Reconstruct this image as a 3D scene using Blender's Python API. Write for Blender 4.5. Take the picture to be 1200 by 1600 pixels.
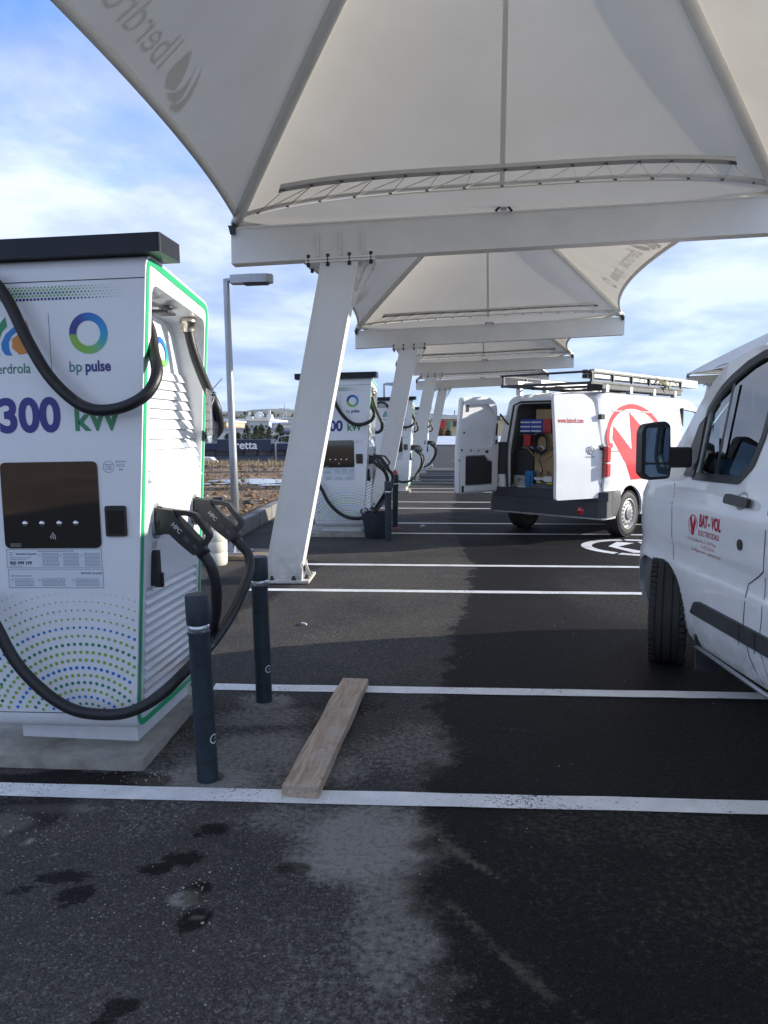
import bpy, bmesh, math, random
import numpy as np
from mathutils import Vector, Matrix
rad = math.radians
R = random.Random(7)
for o in list(bpy.data.objects): bpy.data.objects.remove(o)
S = bpy.context.scene; COL = S.collection
# ---------------------------------------------------------------- camera, light
cam = bpy.data.objects.new('camera', bpy.data.cameras.new('camera')); COL.objects.link(cam)
cam.location = (0, 0, 1.53); cam.rotation_euler = (rad(90 - 6.04), 0, 0)
cam.data.sensor_fit = 'VERTICAL'; cam.data.sensor_height = 36; cam.data.lens = 27.0
cam.data.clip_start = .05; cam.data.clip_end = 9000; S.camera = cam
SUN_EL, SUN_AZ = 16.0, 78.0            # azimuth clockwise from +Y
sd = bpy.data.lights.new('sun', 'SUN'); sd.energy = 3.0; sd.angle = rad(.55); sd.color = (1, .93, .82)
sun = bpy.data.objects.new('sun', sd); COL.objects.link(sun)
sv = Vector((math.sin(rad(SUN_AZ)) * math.cos(rad(SUN_EL)), math.cos(rad(SUN_AZ)) * math.cos(rad(SUN_EL)), math.sin(rad(SUN_EL))))
sun.rotation_euler = sv.to_track_quat('Z', 'Y').to_euler(); sun.location = sv * 40
S.view_settings.view_transform = 'Standard'; S.view_settings.look = 'None'
S.view_settings.exposure = 1.22; S.view_settings.gamma = 1
W = bpy.data.worlds.new('World'); S.world = W; W.use_nodes = True

class NT:
    def __init__(s, nt): s.nt = nt; nt.nodes.clear()
    def n(s, typ, **kw):
        nd = s.nt.nodes.new(typ)
        for k, v in kw.items():
            if k == 'ins':
                for a, b in v.items(): nd.inputs[a].default_value = b
            else: setattr(nd, k, v)
        return nd
    def l(s, a, b): s.nt.links.new(a, b)
    def math(s, op, a, b=None, c=None, clamp=False):
        nd = s.nt.nodes.new('ShaderNodeMath'); nd.operation = op; nd.use_clamp = clamp
        for i, v in enumerate((a, b, c)):
            if v is None: continue
            if isinstance(v, (int, float)): nd.inputs[i].default_value = v
            else: s.l(v, nd.inputs[i])
        return nd.outputs[0]
    def mix(s, f, a, b, bt='MIX'):
        nd = s.nt.nodes.new('ShaderNodeMix'); nd.data_type = 'RGBA'; nd.blend_type = bt
        for i, v in ((0, f), (6, a), (7, b)):
            if isinstance(v, (int, float)): nd.inputs[i].default_value = v
            elif isinstance(v, tuple): nd.inputs[i].default_value = (*v[:3], 1)
            else: s.l(v, nd.inputs[i])
        return nd.outputs[2]
    def ramp(s, f, pts):
        nd = s.nt.nodes.new('ShaderNodeValToRGB'); cr = nd.color_ramp
        while len(cr.elements) < len(pts): cr.elements.new(.5)
        for e, (p, c) in zip(cr.elements, pts):
            e.position = p; e.color = (c, c, c, 1) if isinstance(c, (int, float)) else (*c, 1)
        s.l(f, nd.inputs[0]); return nd.outputs[0]
    def noise(s, vec, scale, det=4, rough=.55, dist=0):
        nd = s.n('ShaderNodeTexNoise', ins={'Scale': scale, 'Detail': det, 'Roughness': rough, 'Distortion': dist})
        if vec is not None: s.l(vec, nd.inputs['Vector'])
        return nd.outputs[0]

w = NT(W.node_tree)
sky = w.n('ShaderNodeTexSky', sky_type='NISHITA', sun_disc=False, sun_elevation=rad(SUN_EL), sun_rotation=rad(SUN_AZ), altitude=1000, air_density=1.0, dust_density=.6, ozone_density=1.6)
geo = w.n('ShaderNodeTexCoord'); sep = w.n('ShaderNodeSeparateXYZ'); w.l(geo.outputs['Generated'], sep.inputs[0])
zz = w.math('MAXIMUM', sep.outputs[2], 0.0)
zden = w.math('ADD', zz, .16)
cx = w.math('DIVIDE', sep.outputs[0], zden); cy = w.math('DIVIDE', sep.outputs[1], zden)
cv = w.n('ShaderNodeCombineXYZ'); w.l(cx, cv.inputs[0]); w.l(cy, cv.inputs[1])
n1 = w.noise(cv.outputs[0], .50, 7, .48, .4)
n2 = w.noise(cv.outputs[0], 2.3, 7, .6, .3)
dens = w.math('ADD', w.math('MULTIPLY', n1, .75), w.math('MULTIPLY', n2, .25))
# near the horizon the cloud layers close up
hz = w.math('SUBTRACT', 1.0, w.math('MULTIPLY', zz, 2.2), clamp=True)
dens = w.math('ADD', dens, w.math('MULTIPLY', hz, .27))
cover = w.ramp(dens, [(.42, 0), (.56, 1)])
bright = w.ramp(w.noise(cv.outputs[0], 1.15, 6, .55, .2), [(.38, (.24, .30, .44)), (.50, (.40, .46, .60)), (.62, (.66, .70, .79))])
cloudcol = w.mix(hz, bright, w.mix(.60, bright, (.24, .31, .48)))
bg1 = w.n('ShaderNodeBackground', ins={'Strength': .13}); w.l(w.mix(1.0, sky.outputs[0], (.62, .92, 1.40), 'MULTIPLY'), bg1.inputs[0])
bg2 = w.n('ShaderNodeBackground', ins={'Strength': .80}); w.l(cloudcol, bg2.inputs[0])
ms = w.n('ShaderNodeMixShader'); w.l(w.math('MULTIPLY', cover, .9), ms.inputs[0]); w.l(bg1.outputs[0], ms.inputs[1]); w.l(bg2.outputs[0], ms.inputs[2])
out = w.n('ShaderNodeOutputWorld'); w.l(ms.outputs[0], out.inputs[0])

# ---------------------------------------------------------------- materials
def mat(name, col=(.8, .8, .8), rough=.5, metal=0., coat=0., var=0., vscale=6., bump=0., bscale=60., dirt=None, spec=.5, rvar=0.):
    m = bpy.data.materials.new(name); m.use_nodes = True; t = NT(m.node_tree)
    b = t.n('ShaderNodeBsdfPrincipled'); o = t.n('ShaderNodeOutputMaterial'); t.l(b.outputs[0], o.inputs[0])
    b.inputs['Base Color'].default_value = (*col, 1); b.inputs['Roughness'].default_value = rough
    b.inputs['Metallic'].default_value = metal; b.inputs['Coat Weight'].default_value = coat; b.inputs['Coat Roughness'].default_value = .06
    b.inputs['Specular IOR Level'].default_value = spec
    tc = t.n('ShaderNodeTexCoord').outputs['Object']
    c = None
    if var:
        f = t.noise(tc, vscale, 6, .6)
        c = t.mix(t.ramp(f, [(.3, 0), (.7, 1)]), tuple(x * (1 - var) for x in col), tuple(min(1, x * (1 + var * .6)) for x in col))
    if dirt:   # (colour, height below which dirt gathers, amount)
        sp = t.n('ShaderNodeSeparateXYZ'); t.l(tc, sp.inputs[0])
        f = t.math('SUBTRACT', 1.0, t.math('DIVIDE', sp.outputs[2], dirt[1]), clamp=True)
        f = t.math('MULTIPLY', t.math('MULTIPLY', f, t.ramp(t.noise(tc, 9, 6, .65), [(.3, .15), (.7, 1)])), dirt[2], clamp=True)
        c = t.mix(f, c if c is not None else col, dirt[0])
    if c is not None: t.l(c, b.inputs['Base Color'])
    if rvar: t.l(t.math('ADD', t.math('MULTIPLY', t.noise(tc, vscale * 1.7, 5, .6), rvar), rough - rvar * .5, clamp=True), b.inputs['Roughness'])
    if bump:
        bp = t.n('ShaderNodeBump', ins={'Strength': 1.0, 'Distance': bump}); t.l(t.noise(tc, bscale, 5, .6), bp.inputs['Height']); t.l(bp.outputs[0], b.inputs['Normal'])
    m['t'] = 0
    return m
M = {}
M['van'] = mat('van_paint', (.80, .82, .83), .6, coat=.9, spec=.15, var=.05, vscale=3, dirt=((.33, .30, .26), .75, .8), bump=.0006, bscale=5)
M['van_in'] = mat('van_inner', (.42, .42, .41), .6, var=.15)
M['cabin'] = mat('cabin_plastic', (.10, .105, .11), .6, var=.3)
M['steel'] = mat('white_steel', (.80, .79, .745), .42, var=.07, vscale=2, dirt=((.32, .28, .23), .5, .75), rvar=.15, bump=.0004, bscale=30)
M['chg'] = mat('charger_white', (.84, .86, .88), .30, coat=.3, var=.045, vscale=2.2, dirt=((.36, .34, .30), .55, .45), rvar=.12)
M['green'] = mat('green_trim', (.02, .42, .17), .35)
M['black'] = mat('black_plastic', (.018, .019, .021), .42, var=.3, rvar=.2)
M['cap'] = mat('cap_black', (.010, .013, .022), .42, coat=.1, spec=.3, var=.2, rvar=.15)
M['cable'] = mat('cable_rubber', (.014, .014, .016), .45, var=.3, vscale=12, bump=.001, bscale=80)
M['seam'] = mat('seam_dark', (.03, .032, .035), .6)
M['bump'] = mat('bumper_grey', (.04, .043, .048), .55, var=.2, bump=.0005, bscale=300)
M['tyre'] = mat('tyre_rubber', (.016, .016, .017), .75, var=.4, vscale=14, dirt=((.06, .055, .05), .4, .5))
M['rim'] = mat('rim_silver', (.50, .50, .48), .4, metal=.25, var=.2)
M['hub'] = mat('hub_grey', (.13, .13, .13), .5, var=.2)
M['chrome'] = mat('steel_polished', (.65, .65, .66), .22, metal=1.)
M['brass'] = mat('gland_nickel', (.62, .56, .46), .3, metal=1.)
M['screen'] = mat('screen_glass', (.006, .006, .006), .04, coat=.5, spec=.9)
M['red'] = mat('tail_red', (.55, .015, .02), .15, coat=1.)
M['galv'] = mat('galvanised', (.42, .44, .46), .42, metal=.6, var=.12, rvar=.2)
M['boll'] = mat('bollard_paint', (.020, .034, .044), .5, var=.5, vscale=14, rvar=.25, bump=.0006, bscale=60)
M['band'] = mat('reflector_band', (.55, .57, .58), .2, metal=.8, var=.2, vscale=40)
M['conc'] = mat('concrete', (.35, .325, .275), .85, var=.4, vscale=7, bump=.006, bscale=45)
M['kerb'] = mat('kerb_concrete', (.22, .215, .20), .85, var=.3, vscale=5, bump=.005, bscale=40)
M['board'] = mat('board_wood', (.27, .20, .14), .8, var=.3, vscale=9)
M['jug'] = mat('jug_plastic', (.70, .68, .58), .4, var=.1)
M['tub'] = mat('tub_rubber', (.028, .033, .042), .6, var=.4, vscale=9, rvar=.2)
M['pink'] = mat('pink_plastic', (.62, .16, .13), .5)
M['alu'] = mat('aluminium', (.72, .72, .70), .35, metal=.3, var=.08)
M['strap'] = mat('strap_webbing', (.42, .40, .17), .8, var=.2)
M['card'] = mat('cardboard', (.42, .29, .15), .85, var=.15)
M['crate_red'] = mat('red_plastic', (.42, .02, .02), .45, var=.15)
M['blue'] = mat('blue_plastic', (.03, .06, .35), .5)
M['bluebag'] = mat('blue_bag', (.03, .17, .42), .5, var=.2)
M['paper'] = mat('paper', (.72, .73, .70), .8, var=.1)
M['yellow'] = mat('yellow_plastic', (.55, .42, .04), .5)
M['sticker'] = mat('sticker_film', (.70, .76, .80), .35)
M['navy'] = mat('navy_cladding', (.022, .034, .07), .5, var=.15, vscale=.3)
M['navy2'] = mat('navy_grey_cladding', (.06, .08, .12), .5, var=.15, vscale=.3)
M['wing'] = mat('window_glass_far', (.05, .07, .09), .12)
M['wall_w'] = mat('wall_white', (.66, .65, .60), .8, var=.08, vscale=.2)
M['wall_y'] = mat('wall_cream', (.55, .47, .30), .8, var=.1, vscale=.2)
M['wall_g'] = mat('wall_green', (.10, .28, .18), .6)
M['wall_l'] = mat('wall_lavender', (.38, .42, .52), .7, var=.1, vscale=.2)
M['wall_b'] = mat('wall_blue', (.07, .16, .34), .6, var=.1, vscale=.3)
M['roof_o'] = mat('roof_orange', (.45, .16, .07), .8, var=.15, vscale=.3)
M['earth'] = mat('bank_earth', (.27, .20, .12), .95, var=.3, vscale=.1)
M['redwall'] = mat('wall_red', (.55, .03, .04), .5)
M['leaf'] = mat('pine_needles', (.055, .075, .035), .8, var=.4, vscale=1.5)
M['leaf2'] = mat('bush_leaves', (.17, .085, .03), .85, var=.4, vscale=2)
M['bark'] = mat('bark', (.09, .065, .045), .9, var=.3)
M['straw'] = mat('dry_grass', (.30, .235, .14), .9, var=.35, vscale=.8)
M['clod'] = mat('earth_clods', (.20, .125, .07), .95, var=.5, vscale=3)
M['stone'] = mat('pale_stones', (.42, .39, .34), .9, var=.3)
M['pud'] = mat('puddle_water', (.06, .065, .07), .02, spec=.8)
M['mirror'] = mat('mirror_glass', (.15, .20, .26), .03, metal=1.)
M['pale'] = mat('pale_gravel', (.55, .57, .60), .8, var=.1, vscale=1)

def glass_mat(name, tint, glossy=.12):
    m = bpy.data.materials.new(name); m.use_nodes = True; t = NT(m.node_tree)
    tr = t.n('ShaderNodeBsdfTransparent'); tr.inputs[0].default_value = (*tint, 1)
    gl = t.n('ShaderNodeBsdfGlossy', ins={'Roughness': .03}); gl.inputs[0].default_value = (1, 1, 1, 1)
    fr = t.n('ShaderNodeFresnel', ins={'IOR': 1.5}); mx = t.n('ShaderNodeMixShader')
    t.l(t.math('ADD', fr.outputs[0], glossy, clamp=True), mx.inputs[0]); t.l(tr.outputs[0], mx.inputs[1]); t.l(gl.outputs[0], mx.inputs[2])
    o = t.n('ShaderNodeOutputMaterial'); t.l(mx.outputs[0], o.inputs[0]); return m
M['glass'] = glass_mat('window_glass', (.52, .72, .70), .10)
M['film'] = glass_mat('clear_film', (.8, .85, .9), .15)

def cloth_ink():
    m = bpy.data.materials.new('cloth_ink'); m.use_nodes = True; t = NT(m.node_tree)
    d = t.n('ShaderNodeBsdfDiffuse'); d.inputs[0].default_value = (.12, .12, .125, 1); tr = t.n('ShaderNodeBsdfTransparent'); mx = t.n('ShaderNodeMixShader', ins={0: .70}); t.l(tr.outputs[0], mx.inputs[1]); t.l(d.outputs[0], mx.inputs[2])
    o = t.n('ShaderNodeOutputMaterial'); t.l(mx.outputs[0], o.inputs[0]); return m
M['clothink'] = cloth_ink()
def print_mat():
    m = bpy.data.materials.new('print_ink'); m.use_nodes = True; t = NT(m.node_tree)
    b = t.n('ShaderNodeBsdfPrincipled', ins={'Roughness': .35}); a = t.n('ShaderNodeAttribute', attribute_name='Col')
    t.l(a.outputs[0], b.inputs['Base Color']); o = t.n('ShaderNodeOutputMaterial'); t.l(b.outputs[0], o.inputs[0]); return m
M['print'] = print_mat()
M['vinyl'] = M['print'].copy(); M['vinyl'].name = 'vinyl_film'; M['vinyl'].node_tree.nodes['Principled BSDF'].inputs['Roughness'].default_value = .6; M['vinyl'].node_tree.nodes['Principled BSDF'].inputs['Specular IOR Level'].default_value = .08

def membrane():
    m = bpy.data.materials.new('tent_membrane'); m.use_nodes = True; t = NT(m.node_tree)
    tc = t.n('ShaderNodeTexCoord').outputs['Object']
    c = t.mix(t.ramp(t.noise(tc, .9, 6, .6), [(.35, 0), (.7, 1)]), (.77, .735, .655), (.85, .82, .745))
    d = t.n('ShaderNodeBsdfDiffuse'); tl = t.n('ShaderNodeBsdfTranslucent'); g = t.n('ShaderNodeBsdfGlossy', ins={'Roughness': .42})
    t.l(c, d.inputs[0]); t.l(t.mix(1., c, (1, .95, .86), 'MULTIPLY'), tl.inputs[0])
    a = t.n('ShaderNodeMixShader', ins={0: .23}); t.l(d.outputs[0], a.inputs[1]); t.l(tl.outputs[0], a.inputs[2])
    b = t.n('ShaderNodeMixShader', ins={0: .05}); t.l(a.outputs[0], b.inputs[1]); t.l(g.outputs[0], b.inputs[2])
    o = t.n('ShaderNodeOutputMaterial'); t.l(b.outputs[0], o.inputs[0])
    bp = t.n('ShaderNodeBump', ins={'Strength': .6, 'Distance': .02}); t.l(t.noise(tc, 1.6, 3, .5), bp.inputs['Height'])
    for x in (d, g): t.l(bp.outputs[0], x.inputs['Normal'])
    return m
M['memb'] = membrane()

def hem_mat():
    m = bpy.data.materials.new('membrane_hem'); m.use_nodes = True; t = NT(m.node_tree)
    d = t.n('ShaderNodeBsdfDiffuse'); tl = t.n('ShaderNodeBsdfTranslucent'); d.inputs[0].default_value = (.88, .87, .82, 1); tl.inputs[0].default_value = (.72, .68, .60, 1)
    a = t.n('ShaderNodeMixShader', ins={0: .12}); t.l(d.outputs[0], a.inputs[1]); t.l(tl.outputs[0], a.inputs[2]); o = t.n('ShaderNodeOutputMaterial'); t.l(a.outputs[0], o.inputs[0]); return m
M['hem'] = hem_mat()
M['inkgrey'] = mat('membrane_print', (.14, .14, .15), .7)
M['inkgrey2'] = mat('membrane_print_light', (.2, .2, .21), .7)

def asphalt_mat():
    m = bpy.data.materials.new('asphalt'); m.use_nodes = True; t = NT(m.node_tree)
    b = t.n('ShaderNodeBsdfPrincipled'); o = t.n('ShaderNodeOutputMaterial'); t.l(b.outputs[0], o.inputs[0])
    tc = t.n('ShaderNodeTexCoord').outputs['Object']
    wet_dark = t.n('ShaderNodeAttribute', attribute_name='wet_dark').outputs['Fac']
    dust = t.n('ShaderNodeAttribute', attribute_name='dust').outputs['Fac']
    vo = t.n('ShaderNodeTexVoronoi', ins={'Scale': 165.}); t.l(tc, vo.inputs['Vector'])
    vo2 = t.n('ShaderNodeTexVoronoi', ins={'Scale': 380.}); t.l(tc, vo2.inputs['Vector'])
    sp = t.n('ShaderNodeSeparateColor'); t.l(vo.outputs['Color'], sp.inputs[0])
    grain = t.ramp(sp.outputs[0], [(0, .020), (.5, .046), (.82, .070), (.96, .11), (1, .24)])
    c = t.mix(.42, grain, t.ramp(t.noise(tc, 130, 4, .75), [(.32, .010), (.68, .098)]))
    c = t.mix(1., c, (1.42, 1.35, 1.25), 'MULTIPLY')
    c = t.mix(t.ramp(t.noise(tc, 1.3, 6, .6), [(.3, 0), (.7, 1)]), t.mix(1., c, (.74, .76, .82), 'MULTIPLY'), t.mix(1., c, (1.22, 1.19, 1.13), 'MULTIPLY'))
    nz = t.math('SUBTRACT', t.noise(tc, 38, 7, .72), .5)
    wet_dark = t.ramp(t.math('ADD', wet_dark, t.math('MULTIPLY', nz, 2.4)), [(.34, 0), (.68, 1)])
    dm = t.ramp(t.math('ADD', dust, t.math('MULTIPLY', nz, 2.3)), [(.22, 0), (1, 1)])
    c = t.mix(wet_dark, c, t.mix(1., c, (.20, .20, .215), 'MULTIPLY'))
    c = t.mix(t.math('MULTIPLY', dm, .92), c, t.mix(wet_dark, (.30, .285, .26), (.125, .115, .09)))
    t.l(c, b.inputs['Base Color'])
    r = t.math('SUBTRACT', t.math('ADD', .80, t.math('MULTIPLY', t.noise(tc, 40, 3), .2)), t.math('MULTIPLY', wet_dark, .22), clamp=True)
    t.l(r, b.inputs['Roughness']); b.inputs['Specular IOR Level'].default_value = .10
    h = t.math('ADD', t.math('MULTIPLY', vo.outputs['Distance'], -.9), t.math('MULTIPLY', vo2.outputs['Distance'], -.5))
    h = t.math('ADD', h, t.math('MULTIPLY', t.noise(tc, 60, 4, .6), .9))
    bp = t.n('ShaderNodeBump', ins={'Strength': .8, 'Distance': .006}); t.l(h, bp.inputs['Height']); t.l(bp.outputs[0], b.inputs['Normal'])
    return m
M['asphalt'] = asphalt_mat()

def line_mat():
    m = bpy.data.materials.new('road_paint'); m.use_nodes = True; t = NT(m.node_tree)
    b = t.n('ShaderNodeBsdfPrincipled', ins={'Roughness': .65}); o = t.n('ShaderNodeOutputMaterial')
    tc = t.n('ShaderNodeTexCoord').outputs['Object']
    chip = t.ramp(t.math('ADD', t.math('MULTIPLY', t.noise(tc, 85, 4, .7), .72), t.math('MULTIPLY', t.noise(tc, 2.1, 4, .6), .36)), [(.425, 0), (.455, 1)])
    c = t.mix(t.ramp(t.noise(tc, 5, 6, .65), [(.35, 0), (.7, 1)]), (.66, .665, .66), (.86, .865, .86))
    t.l(c, b.inputs['Base Color'])
    bp = t.n('ShaderNodeBump', ins={'Strength': .7, 'Distance': .004}); t.l(t.noise(tc, 90, 4, .6), bp.inputs['Height']); t.l(bp.outputs[0], b.inputs['Normal'])
    tr = t.n('ShaderNodeBsdfTransparent'); mx = t.n('ShaderNodeMixShader'); t.l(chip, mx.inputs[0]); t.l(tr.outputs[0], mx.inputs[1]); t.l(b.outputs[0], mx.inputs[2])
    t.l(mx.outputs[0], o.inputs[0]); return m
M['line'] = line_mat()

def ground_mat():
    m = bpy.data.materials.new('dirt_ground'); m.use_nodes = True; t = NT(m.node_tree)
    b = t.n('ShaderNodeBsdfPrincipled', ins={'Roughness': .95}); o = t.n('ShaderNodeOutputMaterial'); t.l(b.outputs[0], o.inputs[0])
    tc = t.n('ShaderNodeTexCoord').outputs['Object']
    a = t.mix(t.ramp(t.noise(tc, .35, 8, .65), [(.35, 0), (.65, 1)]), (.21, .125, .065), (.42, .285, .16))
    a = t.mix(t.ramp(t.noise(tc, 3.2, 8, .75), [(.40, 0), (.62, 1)]), t.mix(1., a, (.5, .5, .52), 'MULTIPLY'), a)
    a = t.mix(t.ramp(t.noise(tc, 9, 5, .7), [(.60, 0), (.70, 1)]), a, (.34, .27, .17))
    sp = t.n('ShaderNodeSeparateXYZ'); t.l(tc, sp.inputs[0])
    far = t.math('DIVIDE', t.math('SUBTRACT', sp.outputs[1], 70), 120, clamp=True)
    a = t.mix(far, a, t.mix(t.ramp(t.noise(tc, .02, 5, .6), [(.4, 0), (.6, 1)]), (.16, .14, .08), (.26, .21, .14)))
    t.l(a, b.inputs['Base Color'])
    bp = t.n('ShaderNodeBump', ins={'Strength': 1., 'Distance': .08}); t.l(t.noise(tc, 5, 8, .7), bp.inputs['Height']); t.l(bp.outputs[0], b.inputs['Normal'])
    return m
M['ground'] = ground_mat()
def hill_mat():
    m = bpy.data.materials.new('hill_scrub'); m.use_nodes = True; t = NT(m.node_tree)
    b = t.n('ShaderNodeBsdfPrincipled', ins={'Roughness': 1.}); o = t.n('ShaderNodeOutputMaterial'); t.l(b.outputs[0], o.inputs[0])
    tc = t.n('ShaderNodeTexCoord').outputs['Object']
    a = t.mix(t.ramp(t.noise(tc, .004, 5, .6), [(.42, 0), (.58, 1)]), (.20, .22, .18), (.33, .22, .16))
    a = t.mix(t.ramp(t.noise(tc, .03, 6, .7), [(.42, 0), (.6, 1)]), (.11, .15, .13), a)
    t.l(a, b.inputs['Base Color']); return m
M['hill'] = hill_mat()
def wood_mat():
    m = bpy.data.materials.new('plank_wood'); m.use_nodes = True; t = NT(m.node_tree)
    b = t.n('ShaderNodeBsdfPrincipled', ins={'Roughness': .8}); o = t.n('ShaderNodeOutputMaterial'); t.l(b.outputs[0], o.inputs[0])
    tc = t.n('ShaderNodeTexCoord').outputs['Object']; mp = t.n('ShaderNodeMapping'); mp.inputs['Scale'].default_value = (14, .9, 14); t.l(tc, mp.inputs[0])
    g = t.noise(mp.outputs[0], 3.2, 8, .65, 1.2)
    a = t.mix(t.ramp(g, [(.3, 0), (.7, 1)]), (.27, .185, .12), (.58, .46, .34))
    a = t.mix(t.ramp(t.noise(tc, 4.5, 6, .7), [(.50, 0), (.66, .8)]), a, (.46, .41, .36))
    a = t.mix(t.ramp(t.noise(tc, 11, 5, .7), [(.62, 0), (.72, .7)]), a, (.12, .075, .05))
    t.l(a, b.inputs['Base Color']); bp = t.n('ShaderNodeBump', ins={'Strength': .8, 'Distance': .003}); t.l(g, bp.inputs['Height']); t.l(bp.outputs[0], b.inputs['Normal']); return m
M['plank'] = wood_mat()

# ---------------------------------------------------------------- helpers
def tag(o, label=None, cat=None, group=None, kind=None):
    if label: o['label'] = label
    if cat: o['category'] = cat
    if group: o['group'] = group
    if kind: o['kind'] = kind
    return o
def empty(name, loc=(0, 0, 0), rot=(0, 0, 0)):
    o = bpy.data.objects.new(name, None); o.empty_display_size = .2; COL.objects.link(o); o.location = loc; o.rotation_euler = rot; return o
def copy_tree(o, parent=None):
    c = o.copy(); COL.objects.link(c)
    if parent: c.parent = parent
    for ch in o.children: copy_tree(ch, c)
    return c
def mob(name, me, mats, parent=None):
    o = bpy.data.objects.new(name, me)
    for m in (mats if isinstance(mats, (list, tuple)) else [mats]): me.materials.append(M[m] if isinstance(m, str) else m)
    COL.objects.link(o)
    if parent: o.parent = parent
    return o
def rawmesh(name, vs, fs, m, parent=None, smooth=False):
    me = bpy.data.meshes.new(name); me.from_pydata([tuple(v) for v in vs], [], [tuple(f) for f in fs]); me.update()
    if smooth: me.polygons.foreach_set('use_smooth', [True] * len(me.polygons))
    return mob(name, me, m, parent)

class MB:
    def __init__(s): s.bm = bmesh.new(); s.mi = 0
    def _f(s, vs):
        try: f = s.bm.faces.new(vs); f.material_index = s.mi; return f
        except ValueError: return None
    def box(s, a, b, M4=None, bev=0, seg=2):
        (x0, y0, z0), (x1, y1, z1) = a, b
        vs = [s.bm.verts.new(p) for p in [(x0, y0, z0), (x1, y0, z0), (x1, y1, z0), (x0, y1, z0), (x0, y0, z1), (x1, y0, z1), (x1, y1, z1), (x0, y1, z1)]]
        fs = [s._f([vs[i] for i in q]) for q in [(3, 2, 1, 0), (4, 5, 6, 7), (0, 1, 5, 4), (1, 2, 6, 5), (2, 3, 7, 6), (3, 0, 4, 7)]]
        if bev:
            es = list({e for f in fs for e in f.edges})
            r = bmesh.ops.bevel(s.bm, geom=es, offset=bev, segments=seg, affect='EDGES', profile=.5)
            vs = list({v for f in r['faces'] for v in f.verts} | {v for v in vs if v.is_valid})
            for f in {f for v in vs for f in v.link_faces}: f.material_index = s.mi
        if M4 is not None: bmesh.ops.transform(s.bm, matrix=M4, verts=vs)
        return s
    def prism(s, poly, lo, hi, ax='y', fn=None):
        """poly: 2-D points; extruded lo..hi along ax. ax y: (x,z); ax x: (y,z); ax z: (x,y)"""
        def P(p, t): return {'y': (p[0], t, p[1]), 'x': (t, p[0], p[1]), 'z': (p[0], p[1], t)}[ax]
        A = [s.bm.verts.new(fn(P(p, lo)) if fn else P(p, lo)) for p in poly]; B = [s.bm.verts.new(fn(P(p, hi)) if fn else P(p, hi)) for p in poly]
        n = len(poly); fs = [s._f(A), s._f(B[::-1])]
        for i in range(n): fs.append(s._f([A[i], B[i], B[(i + 1) % n], A[(i + 1) % n]]))
        fs = [f for f in fs if f]; bmesh.ops.recalc_face_normals(s.bm, faces=fs); return s
    def tube(s, pts, r, n=10, smooth=True, cap=True):
        pts = [Vector(p) for p in pts]; rs = r if isinstance(r, (list, tuple)) else [r] * len(pts)
        t0 = (pts[1] - pts[0]).normalized(); up = Vector((0, 0, 1)) if abs(t0.z) < .9 else Vector((1, 0, 0))
        nrm = t0.cross(up).normalized(); rings = []
        for i, p in enumerate(pts):
            t = (pts[min(i + 1, len(pts) - 1)] - pts[max(i - 1, 0)]).normalized()
            nrm = (nrm - t * nrm.dot(t)).normalized(); b = t.cross(nrm)
            rings.append([s.bm.verts.new(p + (nrm * math.cos(2 * math.pi * k / n) + b * math.sin(2 * math.pi * k / n)) * rs[i]) for k in range(n)])
        for i in range(len(rings) - 1):
            for k in range(n):
                f = s._f([rings[i][k], rings[i][(k + 1) % n], rings[i + 1][(k + 1) % n], rings[i + 1][k]])
                if f: f.smooth = smooth
        if cap: s._f(rings[0][::-1]); s._f(rings[-1])
        return s
    def cyl(s, a, b, r, n=16, smooth=True): return s.tube([a, b], r, n, smooth)
    def lathe(s, prof, n=24, c=(0, 0, 0), axis='z', smooth=True):
        rings = []
        for (r, h) in prof:
            ring = []
            for k in range(n):
                a = 2 * math.pi * k / n; x, y = r * math.cos(a), r * math.sin(a)
                p = (x, y, h) if axis == 'z' else ((h, x, y) if axis == 'x' else (x, h, y))
                ring.append(s.bm.verts.new((p[0] + c[0], p[1] + c[1], p[2] + c[2])))
            rings.append(ring)
        fs = []
        for i in range(len(rings) - 1):
            for k in range(n):
                f = s._f([rings[i][k], rings[i][(k + 1) % n], rings[i + 1][(k + 1) % n], rings[i + 1][k]])
                if f: f.smooth = smooth; fs.append(f)
        bmesh.ops.recalc_face_normals(s.bm, faces=fs)
        return s
    def ico(s, c, r, sub=1, sq=(1, 1, 1), jit=0):
        q = bmesh.ops.create_icosphere(s.bm, subdivisions=sub, radius=r)
        for v in q['verts']:
            j = 1 + R.uniform(-jit, jit); v.co = Vector((v.co.x * sq[0] * j + c[0], v.co.y * sq[1] * j + c[1], v.co.z * sq[2] * j + c[2]))
        for v in q['verts']:
            for f in v.link_faces: f.smooth = jit == 0; f.material_index = s.mi
        return s
    def quad(s, pts): s._f([s.bm.verts.new(p) for p in pts]); return s
    def build(s, name, m, parent=None, sharp=None, loc=None):
        if sharp is not None:
            for f in s.bm.faces: f.smooth = True
            for e in s.bm.edges:
                if len(e.link_faces) == 2 and e.calc_face_angle(0) > rad(sharp): e.smooth = False
        me = bpy.data.meshes.new(name); s.bm.to_mesh(me); s.bm.free()
        o = mob(name, me, m, parent)
        if loc: o.location = loc
        return o

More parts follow.
